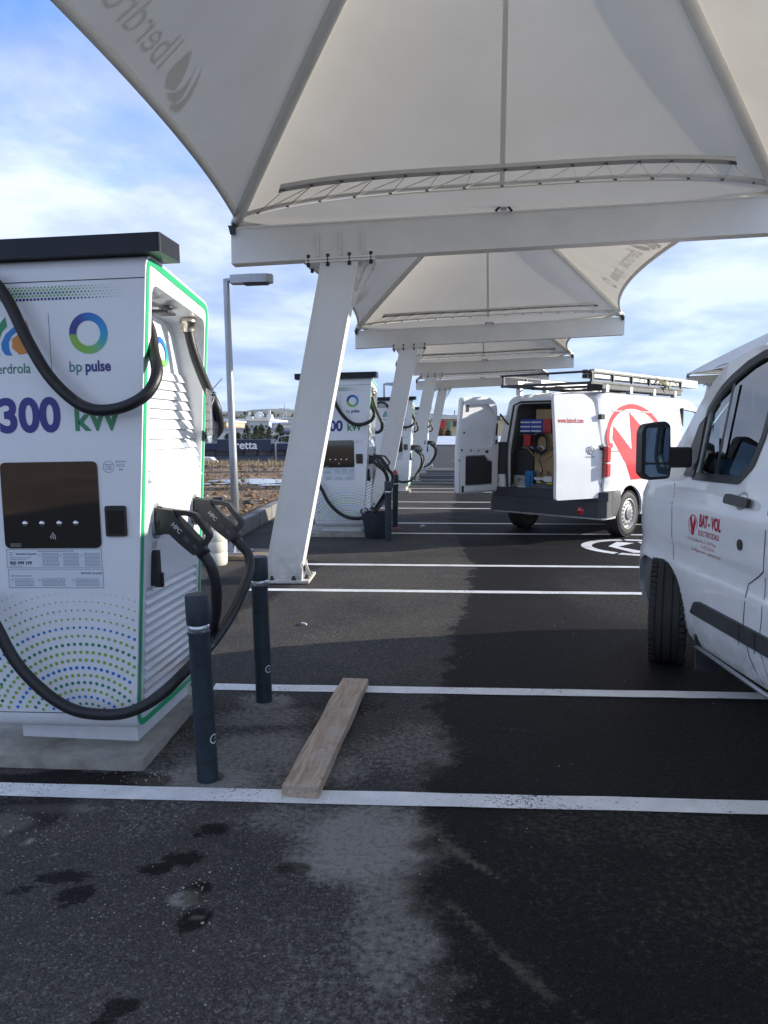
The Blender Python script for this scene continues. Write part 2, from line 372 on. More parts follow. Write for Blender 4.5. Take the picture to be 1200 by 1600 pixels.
def rpoly(pts, r, seg=5):
    """round polygon corners; r scalar or list"""
    out = []; n = len(pts)
    for i, p in enumerate(pts):
        rr = r[i] if isinstance(r, (list, tuple)) else r
        p = Vector(p); a = Vector(pts[i - 1]) - p; b = Vector(pts[(i + 1) % n]) - p
        if rr <= 0: out.append(tuple(p)); continue
        ang = a.angle(b); d = min(rr / math.tan(ang / 2), a.length * .49, b.length * .49); A = p + a.normalized() * d; B = p + b.normalized() * d
        for k in range(seg + 1):
            t = k / seg; out.append(tuple(A * (1 - t) ** 2 + p * 2 * t * (1 - t) + B * t * t))
    return out
def rrect(x0, z0, x1, z1, r, seg=4): return rpoly([(x0, z0), (x1, z0), (x1, z1), (x0, z1)], r, seg)
def shrink(poly, d):
    """offset closed polygon inward (counter-clockwise polygons)"""
    n = len(poly); out = []
    area = sum(poly[i - 1][0] * poly[i][1] - poly[i][0] * poly[i - 1][1] for i in range(n)); sg = 1 if area > 0 else -1
    for i in range(n):
        a, p, b = Vector(poly[i - 1]), Vector(poly[i]), Vector(poly[(i + 1) % n])
        e1 = (p - a).normalized() if (p - a).length > 1e-7 else Vector((0, 0)); e2 = (b - p).normalized() if (b - p).length > 1e-7 else e1
        n1 = Vector((-e1.y, e1.x)); n2 = Vector((-e2.y, e2.x)); m = (n1 + n2)
        if m.length < 1e-6: m = n1
        m.normalize(); c = max(.4, m.dot(n1) if n1.length else 1); q = p + m * (d * sg / c); out.append((q.x, q.y))
    return out
def fill2d(loops):
    bm = bmesh.new(); es = []
    for lp in loops:
        vs = [bm.verts.new((p[0], p[1], 0)) for p in lp]
        for i in range(len(vs)): es.append(bm.edges.new((vs[i], vs[(i + 1) % len(vs)])))
    bmesh.ops.triangle_fill(bm, use_beauty=True, use_dissolve=False, edges=es)
    bm.verts.index_update(); V = [(v.co.x, v.co.y) for v in bm.verts]; F = [[v.index for v in f.verts] for f in bm.faces]; bm.free(); return V, F
_tc = {}
def text2d(s, size=1., bold=0., shear=0., align='LEFT', sx=1.):
    k = (s, size, bold, shear, align, sx)
    if k in _tc: return _tc[k]
    c = bpy.data.curves.new('t', 'FONT'); c.body = s; c.size = size; c.offset = bold; c.shear = shear; c.align_x = align; c.resolution_u = 5
    o = bpy.data.objects.new('t', c); COL.objects.link(o); bpy.context.view_layer.update()
    me = bpy.data.meshes.new_from_object(o.evaluated_get(bpy.context.evaluated_depsgraph_get()))
    V = [(v.co.x * sx, v.co.y) for v in me.vertices]; F = [list(p.vertices) for p in me.polygons]
    bpy.data.objects.remove(o); bpy.data.curves.remove(c); bpy.data.meshes.remove(me)
    _tc[k] = (V, F); return V, F
class Print:
    """flat coloured print: collects 2-D shapes with colours, mapped onto a surface by fn(u, v)"""
    def __init__(s): s.V = []; s.F = []; s.C = []
    def add(s, VF, col, at=(0, 0), rot=0, flip=False, gcol=None):
        V, F = VF; n = len(s.V); ca, sa = math.cos(rot), math.sin(rot)
        for x, y in V:
            if flip: x = -x
            s.V.append((at[0] + x * ca - y * sa, at[1] + x * sa + y * ca))
        for f in F:
            s.F.append([i + n for i in f])
            if gcol:
                cx_ = sum(V[i][0] for i in f) / len(f); cy_ = sum(V[i][1] for i in f) / len(f); s.C.append(gcol(cx_, cy_))
            else: s.C.append(col)
        return s
    def poly(s, pts, col, **k): return s.add((list(pts), [list(range(len(pts)))]), col, **k)
    def text(s, t, col, at, size, bold=0, align='LEFT', sx=1., **k): return s.add(text2d(t, size, bold, 0, align, sx), col, at=at, **k)
    def rect(s, x0, y0, x1, y1, col): return s.poly([(x0, y0), (x1, y0), (x1, y1), (x0, y1)], col)
    def frame(s, x0, y0, x1, y1, t, col):
        for r_ in ((x0, y0, x1, y0 + t), (x0, y1 - t, x1, y1), (x0, y0, x0 + t, y1), (x1 - t, y0, x1, y1)): s.rect(*r_, col)
        return s
    def dot(s, x, y, r, col, n=8): return s.poly([(x + r * math.cos(6.2832 * k / n), y + r * math.sin(6.2832 * k / n)) for k in range(n)], col)
    def ring(s, x, y, ro, ri, col, n=40, gcol=None, a0=0, a1=2 * math.pi):
        V = []; F = []
        for k in range(n + 1):
            a = a0 + (a1 - a0) * k / n; V += [(ro * math.cos(a), ro * math.sin(a)), (ri * math.cos(a), ri * math.sin(a))]
        for k in range(n): F.append([2 * k, 2 * k + 2, 2 * k + 3, 2 * k + 1])
        return s.add((V, F), col, at=(x, y), gcol=gcol)
    def build(s, name, fn, parent=None, m='print'):
        me = bpy.data.meshes.new(name); me.from_pydata([fn(*v) for v in s.V], [], s.F); me.update()
        a = me.color_attributes.new('Col', 'FLOAT_COLOR', 'CORNER'); buf = []
        for p, c in zip(me.polygons, s.C): buf += [c[0], c[1], c[2], 1.] * p.loop_total
        a.data.foreach_set('color', buf)
        return mob(name, me, m, parent)
def catmull(pts, n=8):
    P = [Vector(p) for p in pts]; P = [P[0] * 2 - P[1]] + P + [P[-1] * 2 - P[-2]]; out = []
    for i in range(1, len(P) - 2):
        for k in range(n):
            t = k / n; a, b, c, d = P[i - 1:i + 3]
            out.append(.5 * ((2 * b) + (c - a) * t + (2 * a - 5 * b + 4 * c - d) * t * t + (3 * b - a - 3 * c + d) * t ** 3))
    out.append(P[-2]); return out
def interp(x, kn):
    if x <= kn[0][0]: return kn[0][1]
    for (a, va), (b, vb) in zip(kn, kn[1:]):
        if x <= b:
            t = (x - a) / (b - a); return va + (vb - va) * t
    return kn[-1][1]
def smoothk(x, kn):   # monotone-ish smooth interpolation of knots
    s = 0; 
    for d in (-.06, -.03, 0, .03, .06): s += interp(x + d, kn)
    return s / 5
def bake(o):
    me = bpy.data.meshes.new_from_object(o.evaluated_get(bpy.context.evaluated_depsgraph_get())); old = o.data; o.modifiers.clear(); o.data = me; bpy.data.meshes.remove(old); return o
def sharpen(o, deg):
    bm = bmesh.new(); bm.from_mesh(o.data)
    for f in bm.faces: f.smooth = True
    for e in bm.edges: e.smooth = not (len(e.link_faces) == 2 and e.calc_face_angle(0) > rad(deg))
    bm.to_mesh(o.data); bm.free()

# value noise for mesh attributes
_rs = np.random.RandomState(3); _tab = _rs.rand(256, 256)
def vnoise(x, y):
    xi = np.floor(x).astype(int); yi = np.floor(y).astype(int); fx = x - xi; fy = y - yi; fx = fx * fx * (3 - 2 * fx); fy = fy * fy * (3 - 2 * fy)
    g = lambda a, b: _tab[a % 256, b % 256]
    return (g(xi, yi) * (1 - fx) + g(xi + 1, yi) * fx) * (1 - fy) + (g(xi, yi + 1) * (1 - fx) + g(xi + 1, yi + 1) * fx) * fy
def fbm(x, y, o=5):
    s = 0; a = .5; t = 0
    for i in range(o): s = s + a * vnoise(x * 2 ** i + 17 * i, y * 2 ** i + 5 * i); t += a; a *= .55
    return s / t
#SPLIT
# ---------------------------------------------------------------- terrain, asphalt, markings
def kerbx(y): return -2.25 + .05 * (y - 9)
def axis(segs):
    out = []
    for a, b, d in segs:
        n = max(1, int(round((b - a) / d))); out += [a + (b - a) * i / n for i in range(n)]
    return np.array(out + [segs[-1][1]])
def grid_obj(name, xs, ys, zf, m, attrs=None):
    X, Y = np.meshgrid(xs, ys); Z = zf(X, Y); nx, ny = len(xs), len(ys)
    me = bpy.data.meshes.new(name); co = np.stack([X, Y, Z], -1).reshape(-1, 3)
    i = np.arange(nx * ny).reshape(ny, nx); q = np.stack([i[:-1, :-1], i[:-1, 1:], i[1:, 1:], i[1:, :-1]], -1).reshape(-1, 4)
    me.vertices.add(len(co)); me.vertices.foreach_set('co', co.ravel().astype(np.float32))
    me.loops.add(q.size); me.loops.foreach_set('vertex_index', q.ravel().astype(np.int32))
    me.polygons.add(len(q)); me.polygons.foreach_set('loop_start', np.arange(0, q.size, 4, dtype=np.int32))
    me.polygons.foreach_set('use_smooth', np.ones(len(q), bool)); me.update(calc_edges=True)
    if attrs:
        for k, v in attrs(X, Y).items():
            a = me.attributes.new(k, 'FLOAT', 'POINT'); a.data.foreach_set('value', np.clip(v, 0, 1).ravel().astype(np.float32))
    return mob(name, me, m)
LOTX1 = 40.
def terr(X, Y):
    k = -2.25 + .05 * (Y - 9)
    left = X < k
    base = np.where(left & (Y > 9.5), .07 + .07 * fbm(X * 1.6, Y * 1.6) + .06 * fbm(X * .35, Y * .35), -.06)
    base = np.where(left & (np.minimum(np.hypot((X + 3.1) / 1.9, (Y - 21.1) / 1.5), np.hypot((X + 5.2) / 2.2, (Y - 20.) / .7)) < 1.25), .12, base)
    edge = np.where(left, 34., 79.); t = np.clip((Y - edge) / 26., 0, 1); t = t * t * (3 - 2 * t)
    z = base * (1 - t) + (-4.6) * t
    t2 = np.clip((Y - 150) / 500, 0, 1); return z - .0 * t2
tx = axis([(-3000, -300, 300), (-300, -40, 20), (-40, -12, 1.2), (-12, -1, .12), (-1, 12, 1.), (12, 44, 4), (44, 300, 30), (300, 3000, 300)])
ty = axis([(-60, -4, 8), (-4, 8, 2), (8, 22, .15), (22, 80, .5), (80, 110, 2), (110, 300, 20), (300, 4000, 300)])
tag(grid_obj('ground', tx, ty, terr, 'ground'), kind='structure')

def seg_d(X, Y, a, b):
    ax, ay = a; bx, by = b; dx, dy = bx - ax, by - ay; t = np.clip(((X - ax) * dx + (Y - ay) * dy) / (dx * dx + dy * dy), 0, 1)
    return np.hypot(X - ax - t * dx, Y - ay - t * dy), t
def stains(X, Y):
    n1_ = fbm(X * 2.2, Y * 2.2); n2_ = fbm(X * 7, Y * 7); n3 = fbm(X * 22, Y * 22, 3)
    by = np.array([-3, .8, 1.85, 2.4, 3.0, 3.5, 4.2, 5.5, 7.2, 8.7, 12.5, 16.3, 24, 40, 80.]); bx = np.array([.3, .25, .19, .10, .17, .25, .32, .47, .83, 1.0, 1.08, 1.5, 2.4, 4.2, 9.])
    B = np.interp(Y, by, bx) + (n2_ - .5) * .24 + (n3 - .5) * .16 + (n1_ - .5) * .1
    wet_dark = np.clip(.5 + (X - B) / .16, 0, 1)
    wet_dark *= 1 - .5 * np.clip((fbm(X * .9 + 9, Y * .9) - .52) * 5, 0, 1) * np.clip((X - .9) * 1.5, 0, 1)
    damp = []                                                     # wet patches on the dry side
    for (x, y, rx, ry) in [(-1.11, 2.50, .11, .05), (-1.03, 2.41, .06, .08), (-1.22, 2.42, .06, .04), (-.66, 2.80, .075, .055), (-.80, 2.55, .06, .04), (-.635, 2.41, .05, .07), (-.60, 2.26, .05, .07),
                           (-.70, 1.90, .055, .03), (-.73, 1.82, .04, .04), (-.72, 2.62, .07, .05), (-.32, 2.55, .06, .04)]:
        damp.append(1 - ((X - x) / rx) ** 2 - ((Y - y) / ry) ** 2)
    d = np.max(damp, 0) * .8 - .12 + (n2_ - .5) * 1.6 + (n3 - .5) * 1.5; wet_dark = np.maximum(wet_dark, np.clip(.5 + d * 1.0, 0, 1) * (d > -.5))
    s, _ = seg_d(X, Y, (-3, 3.26), (-1.0, 3.24)); wet_dark = np.maximum(wet_dark, .9 * np.clip((.10 - s + (n2_ - .5) * .12) / .03, 0, 1))  # dark strip along the front of the nearest pad, same mask as the wet area
    s, _ = seg_d(X, Y, (-2.6, 2.75), (-1.42, 2.93)); wet_dark = np.maximum(wet_dark, .62 * np.clip((.22 - s + (n2_ - .5) * .25) / .08, 0, 1))
    s, _ = seg_d(X, Y, (-1.1, 3.6), (-.93, 4.15)); wet_dark = np.maximum(wet_dark, .6 * np.clip((.07 - s + (n2_ - .5) * .2) / .05, 0, 1))
    s, _ = seg_d(X, Y, (-1.6, 6.3), (-1.15, 8.6)); wet_dark = np.maximum(wet_dark, .60 * np.clip((.55 - s + (n1_ - .5) * .5) / .15, 0, 1))  # darker area beside the first post foot, drawn with the same mask
    s, _ = seg_d(X, Y, (-.5, 4.15), (-.1, 4.1)); wet_dark = np.maximum(wet_dark, .5 * np.clip((.10 - s + (n2_ - .5) * .5) / .1, 0, 1))
    dust = .10 * np.clip((n1_ - .45) * 5, 0, 1)
    for (x, y, rx, ry, a) in [(-.62, 3.55, .42, .28, .75), (-.78, 3.27, .30, .14, .95), (-.35, 3.35, .35, .20, .65), (-.93, 3.05, .2, .35, .3), (-.72, 3.98, .35, .16, .6), (.08, 3.55, .28, .35, .45), (-.05, 2.72, .26, .30, .95),
                              (.03, 2.35, .15, .4, .6), (-.3, 2.9, .3, .12, .55), (-1.05, 3.55, .12, .5, .35), (-1.5, 2.86, .16, .10, .8), (-1.35, 2.98, .25, .05, .5), (-.2, 5.2, 1., .8, .16), (.1, 7.9, .8, .8, .22), (-.66, 2.38, .05, .05, .9),
                              (1.0, 2.85, .5, .25, .34), (1.3, 2.3, .6, .35, .28), (.7, 2.5, .35, .3, .2), (-.1, 1.9, .3, .5, .3), (-.9, 1.9, .6, .3, .16), (2.2, 7., .5, 1.4, .35), (1.6, 5.6, .7, .6, .1), (-.68, 4.22, .16, .13, .8)]:
        g = np.exp(-((X - x) / rx) ** 2 - ((Y - y) / ry) ** 2); dust = np.maximum(dust, a * np.clip(g * 1.5 + (n1_ - .5) * 1.0 + (n2_ - .5) * 1.2, 0, 1) * np.clip(g * 3, 0, 1))
    for pts, wd, a in [([(.09, 2.93), (.22, 2.75), (.33, 2.56), (.42, 2.47)], .028, .75), ([(.13, 2.55), (.22, 2.35), (.33, 2.14), (.46, 1.92), (.56, 1.80)], .026, .62), ([(.55, 3.85), (.8, 3.78), (.95, 3.86)], .012, .35)]:
        for p, q in zip(pts, pts[1:]):
            s, _ = seg_d(X, Y, p, q); dust = np.maximum(dust, a * np.clip((wd - s + (n2_ - .5) * .07) / .02, 0, 1))
    for (x, y, r_) in [(-1.33, 2.73, .02), (-1.45, 2.80, .03), (-1.56, 2.77, .025), (-.60, 2.28, .022), (-1.2, 2.64, .012), (-.61, 5.9, .02)]:
        dust = np.maximum(dust, 1.6 * np.clip((r_ - np.hypot(X - x, (Y - y) * 1.3) + (n3 - .5) * .03) / .006, 0, 1))
    # driving lane of the far stalls is paler
    lane = np.clip((Y - 8) / 6, 0, 1) * .22 * np.clip(.4 + (n1_ - .5) * 3, 0, 1); dust = np.maximum(dust, lane)
    return {'wet_dark': wet_dark, 'dust': np.clip(dust, 0, 1)}
ax_ = axis([(-2.2, -1.9, .1), (-1.9, 3.3, .022), (3.3, 6, .12), (6, LOTX1, 1.5)]); ay_ = axis([(-14, .9, .5), (.9, 4.6, .02), (4.6, 9, .04), (9, 18, .12), (18, 77, .6)])
def lotz(X, Y): return np.zeros_like(X)
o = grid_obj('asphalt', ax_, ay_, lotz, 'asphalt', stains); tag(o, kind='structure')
# widen the sheet on the left so that it meets the kerb
o = rawmesh('asphalt_edge', [(-9, -14, -.001), (-2.2, -14, -.001), (-2.2, 9.2, -.001), (-9, 9.2, -.001)], [(0, 1, 2, 3)], 'asphalt'); tag(o, kind='structure')
# kerb: separate stones in a row
km = MB(); km.box((-.075, 0, -.1), (.075, .985, .22), bev=.012); ko = km.build('kerb_stone', 'kerb')
kerb = empty('kerb', (0, 0, 0)); tag(kerb, kind='structure')
ys = [9.35 + i for i in range(26)]
for i, y in enumerate(ys):
    k = ko if i == 0 else ko.copy()
    if i: COL.objects.link(k)
    k.parent = kerb; k.location = (kerbx(y) + R.uniform(-.006, .006), y, R.uniform(-.012, .004)); k.rotation_euler = (R.uniform(-.01, .01), R.uniform(-.03, .03), -.05)
k = ko.copy(); COL.objects.link(k); k.parent = kerb; k.location = (kerbx(9.35) - .08, 9.27, -.005); k.rotation_euler = (0, 0, rad(88)); k.scale = (1, .9, 1)
# lot edge band between old sheet and kerb
rawmesh('asphalt_margin', [(-2.2, 9.2, -.002), (-2.2, 34, -.002), (kerbx(34), 34, -.002), (kerbx(9.2), 9.2, -.002)], [(0, 3, 2, 1)], 'asphalt')['kind'] = 'structure'

def roadline(y0, x0, x1, wd=.115, sl=-.05):
    n = 40; V = []; F = []
    for i in range(n + 1):
        x = x0 + (x1 - x0) * i / n; e = [R.uniform(-.0035, .0035) for _ in range(2)]
        V += [(x, y0 + sl * x - wd / 2 + e[0], .004), (x, y0 + sl * x + wd / 2 + e[1], .004)]
    for i in range(n): F.append((2 * i, 2 * i + 2, 2 * i + 3, 2 * i + 1))
    o = rawmesh('parking_line', V, F, 'line'); tag(o, kind='structure'); return o
roadline(3.065, -3.2, 5.5, .118); roadline(4.42, -1.02, 5.5, .115); roadline(7.245, -1.3, 5.6, .11); roadline(8.68, -.95, 5.6, .11)
for i, (a, b) in enumerate([(11.42, 12.70), (15.17, 16.53), (19.25, 20.43), (22.67, 24.03), (26.6, 27.9), (30.4, 31.7)]):
    rs = .119 * (a - 7.84)
    roadline(a, -1.25 + rs, 5.9 + rs, .11); roadline(b, -.95 + rs, 5.9 + rs, .11)
for y in (34.4, 35.8, 38.4, 39.8): roadline(y, 3.5, 9, .11)
# charging bay emblem: broken ring round a plug-like mark
def ringpoly(cx_, cy_, ro, ri, a0, a1, n=16):
    V = []; F = []
    for i in range(n + 1):
        a = rad(a0 + (a1 - a0) * i / n); V += [(cx_ + ro * math.cos(a), cy_ + ro * math.sin(a), .004), (cx_ + ri * math.cos(a), cy_ + ri * math.sin(a), .004)]
    for i in range(n): F.append((2 * i, 2 * i + 2, 2 * i + 3, 2 * i + 1))
    return V, F
V = []; F = []
for a0, a1 in [(-128, -92), (-88, 30), (34, 88), (92, 126), (128, 178), (180, 228)]:
    v, f = ringpoly(3.36, 10.02, .74, .60, a0, a1); n = len(V); V += v; F += [[i + n for i in q] for q in f]
for P_ in ([(3.22, 10.52), (3.42, 10.40), (3.10, 10.06), (2.98, 10.10)], [(2.98, 10.10), (3.10, 10.06), (3.32, 9.62), (3.14, 9.56)], [(3.14, 9.56), (3.32, 9.62), (3.62, 9.66), (3.62, 9.50)], [(3.5, 10.5), (3.62, 10.5), (3.62, 9.9), (3.5, 9.9)], [(3.4, 10.0), (3.8, 10.0), (3.8, 9.9), (3.4, 9.9)]):
    n = len(V); V += [(x, y, .004) for x, y in P_]; F.append([n, n + 1, n + 2, n + 3])
tag(rawmesh('bay_emblem', V, F, 'line'), kind='structure')

# ---------------------------------------------------------------- steel frames of the canopies
RX, RY = .93, 7.83                       # one step of the row
FRAME_ROT = rad(-2.6)
SLOPE = .046
def make_frame():
    r = empty('canopy_frame')
    def sec(z): return (-.02 + .60 * (z - .12) / 3.08)          # centre of the leaning post at height z
    c = MB(); zs = [.14, 3.17]
    for (xa, xb, ya, yb) in [(-.175, .175, -.13, -.112), (-.175, .175, .112, .13), (-.182, -.160, -.135, .135), (.160, .182, -.135, .135)]:
        A = [(xa + sec(z), ya, z) for z in zs]; B = [(xb + sec(z), ya, z) for z in zs]; C_ = [(xb + sec(z), yb, z) for z in zs]; D = [(xa + sec(z), yb, z) for z in zs]
        vs = [c.bm.verts.new(p) for p in (A[0], B[0], C_[0], D[0], A[1], B[1], C_[1], D[1])]
        for q in [(3, 2, 1, 0), (4, 5, 6, 7), (0, 1, 5, 4), (1, 2, 6, 5), (2, 3, 7, 6), (3, 0, 4, 7)]: c._f([vs[i] for i in q])
    c.build('column', 'steel', r)
    b = MB(); b.box((-.30, -.26, .006), (.26, .26, .034), bev=.004)
    b.build('base_plate', 'steel', r)
    MB().prism([(-.215, .034), (.185, .034), (.158, .20), (-.19, .20)], -.145, -.137, 'y').build('base_gusset', 'steel', r)
    for x in (-.22, .18):
        MB().prism([(-.25, .034), (-.149, .034), (-.149, .19)], x - .006, x + .006, 'x').build('base_gusset', 'steel', r); MB().prism([(.25, .034), (.135, .034), (.135, .19)], x - .006, x + .006, 'x').build('base_gusset', 'steel', r)
    MB().prism([(.19, .034), (.255, .034), (.19, .20)], -.006, .006, 'y').build('base_gusset', 'steel', r)
    bolt0 = None
    for (x, y) in [(-.12, -.215), (.10, -.215), (.22, -.12), (.22, .12), (-.12, .215), (.1, .215), (-.26, -.1), (-.26, .1)]:
        if bolt0 is None:
            q = MB(); q.lathe([(.0001, .034), (.026, .034), (.026, .048), (.017, .05), (.017, .072), (.0001, .076)], 8); bolt0 = q.build('anchor_bolt', 'seam', r)
        else: n = bolt0.copy(); COL.objects.link(n); n.parent = r; n.location = (x, y, 0)
    bolt0.location = (-.12, -.215, 0)
    # beam (I section) leaning up to the right
    x0, x1 = -.50, 4.80; zb = 3.165; H = .345
    def bz(x): return zb + SLOPE * (x - x0)
    bm_ = MB()
    def slab(y0, y1, h0, h1, xa=x0, xb=x1):
        vs = [bm_.bm.verts.new((x, y, bz(x) + h)) for x, h in ((xa, h0), (xb, h0), (xb, h1), (xa, h1)) for y in (y0, y1)]
        for q in [(0, 2, 3, 1), (4, 5, 7, 6), (0, 4, 6, 2), (1, 3, 7, 5), (0, 1, 5, 4), (2, 6, 7, 3)]:
            pass
        A = [vs[0], vs[2], vs[4], vs[6]]; B = [vs[1], vs[3], vs[5], vs[7]]
        bm_._f(A); bm_._f(B[::-1])
        for i in range(4): bm_._f([A[i], B[i], B[(i + 1) % 4], A[(i + 1) % 4]])
    slab(-.085, .085, 0, .016); slab(-.085, .085, H - .016, H); slab(-.075, -.066, .016, H - .016); slab(.066, .075, .016, H - .016); slab(-.07, .07, .016, H - .016, x0, x0 + .012); slab(-.07, .07, .016, H - .016, x1 - .012, x1)
    bmesh.ops.recalc_face_normals(bm_.bm, faces=bm_.bm.faces[:])
    bm_.build('beam', 'steel', r)
    for x in (.36, .58, .80):
        q = MB(); q.box((x - .006, -.118, bz(x) + .017), (x + .006, -.0755, bz(x) + .24)); q.build('stiffener', 'steel', r); q = MB(); q.box((x - .006, .0755, bz(x) + .017), (x + .006, .118, bz(x) + .24)); q.build('stiffener', 'steel', r)
    q = MB()
    for dz in (-.022, -.048):
        q.prism([(.24, bz(.24) + dz), (.92, bz(.92) + dz), (.92, bz(.92) + dz + .02), (.24, bz(.24) + dz + .02)], -.15, .15, 'y')
    q.build('joint_plate', 'steel', r)
    b0 = None
    for x in (.27, .46, .67, .88):
        for y in (-.135, .135):
            if b0 is None:
                q = MB(); q.lathe([(.0001, -.085), (.017, -.085), (.017, .03), (.0001, .03)], 8); b0 = q.build('joint_bolt', 'seam', r); b0.location = (x, y, bz(x))
            else: n = b0.copy(); COL.objects.link(n); n.parent = r; n.location = (x, y, bz(x))
    q = MB()   # open haunch on the right of the post head
    def hx(z): return sec(z) + .18
    za, zt = 2.78, bz(.7) - .05
    for y in (-.05, .05):
        q.prism([(hx(za), za), (hx(za) + .012, za - .02), (.92, zt + .01), (.86, zt + .008)], y - .006, y + .006, 'y')
        q.prism([(.80, zt - .06), (.83, zt), (.79, zt), (.745, zt - .19), (.76, zt - .17)], y - .006, y + .006, 'y')
        q.prism([(.70, zt - .27), (.735, zt - .23), (.72, zt), (.70, zt)], y - .006, y + .006, 'y')
    q.build('haunch', 'steel', r)
    for x, nm in ((x0 + .03, -1), (x1 - .04, 1)):
        q = MB(); q.box((x - .05, -.11, bz(x) + H + .001), (x + .03, -.02, bz(x) + H + .012)); q.cyl((x, -.06, bz(x) + H + .012), (x, -.06, bz(x) + H + .07), .022, 10)
        q.prism([(x - .03, bz(x) + H - .07), (x + .02, bz(x) + H - .07), (x + .02, bz(x) + H), (x - .045, bz(x) + H)], -.118, -.086, 'y')
        q.build('corner_bracket', 'seam', r)
    return r
frame0 = make_frame(); frame0.location = (-1.0, 7.84, 0); frame0.rotation_euler = (0, 0, FRAME_ROT)
G_FR = 'steel frames of the charging canopies'
FR = {1: frame0}
for i in (0, 2, 3, 4): f = copy_tree(frame0); f.location = (-1.0 + RX * (i - 1), 7.84 + RY * (i - 1), 0); FR[i] = f
ff = copy_tree(frame0); ff.location = (12.95, 32.0, .25); FR[5] = ff
for i, lb in {0: 'white leaning canopy post and beam beside the camera, before the first charger', 1: 'nearest white leaning canopy post, its bolted beam crossing the whole picture',
              2: 'second white leaning canopy post, just behind the charger with the black tub', 3: 'third white leaning canopy post, between the third and fourth chargers', 4: 'farthest white leaning canopy post of the row, left of the open van door',
              5: 'white canopy post and beam of the separate row behind the nearer van'}.items(): tag(FR[i], lb, 'canopy frame', G_FR)

# ---------------------------------------------------------------- tent membranes
def frame_pt(i, x, h=0):
    o = (-1.0 + RX * (i - 1), 7.84 + RY * (i - 1)); c, s = math.cos(FRAME_ROT), math.sin(FRAME_ROT)
    return Vector((o[0] + c * x, o[1] + s * x, 3.165 + SLOPE * (x + .5) + .345 + h))
CC = [frame_pt(1, -.47, .10), frame_pt(1, 4.76, .10), frame_pt(0, 4.76, .10), frame_pt(0, -.47, .10)]   # far left, far right, near right, near left
APEX = Vector((.58, 3.84, 5.12))
def rib(k, t):
    a = CC[k % 4]; p = a.lerp(APEX, t); p.z = a.z + (APEX.z - a.z) * (1.14 * t - .14 * t * t) ; return p
SAG = [.62, .50, .62, .34]               # far, right, near, left
def panel(k, u, v):
    """panel k lies between corner k and k+1; u -1..1, v 0 edge .. 1 apex"""
    va = .03 + .97 * v if v < 1 else 1
    a, b = rib(k, v), rib(k + 1, v); p = a.lerp(b, (u + 1) / 2)
    m = (CC[k % 4] + CC[(k + 1) % 4]) / 2; d = (APEX - m); d.z = 0; d.normalize()
    shape = (1 - u ** 2) if k % 2 else (1 - abs(u) ** 3.2)
    f = (1 - v) ** 1.25
    p = p + d * (SAG[k % 4] * shape * f)
    p.z += -.16 * (1 - u * u) * math.sin(math.pi * v) - .02 * (1 - u * u) * f
    return p
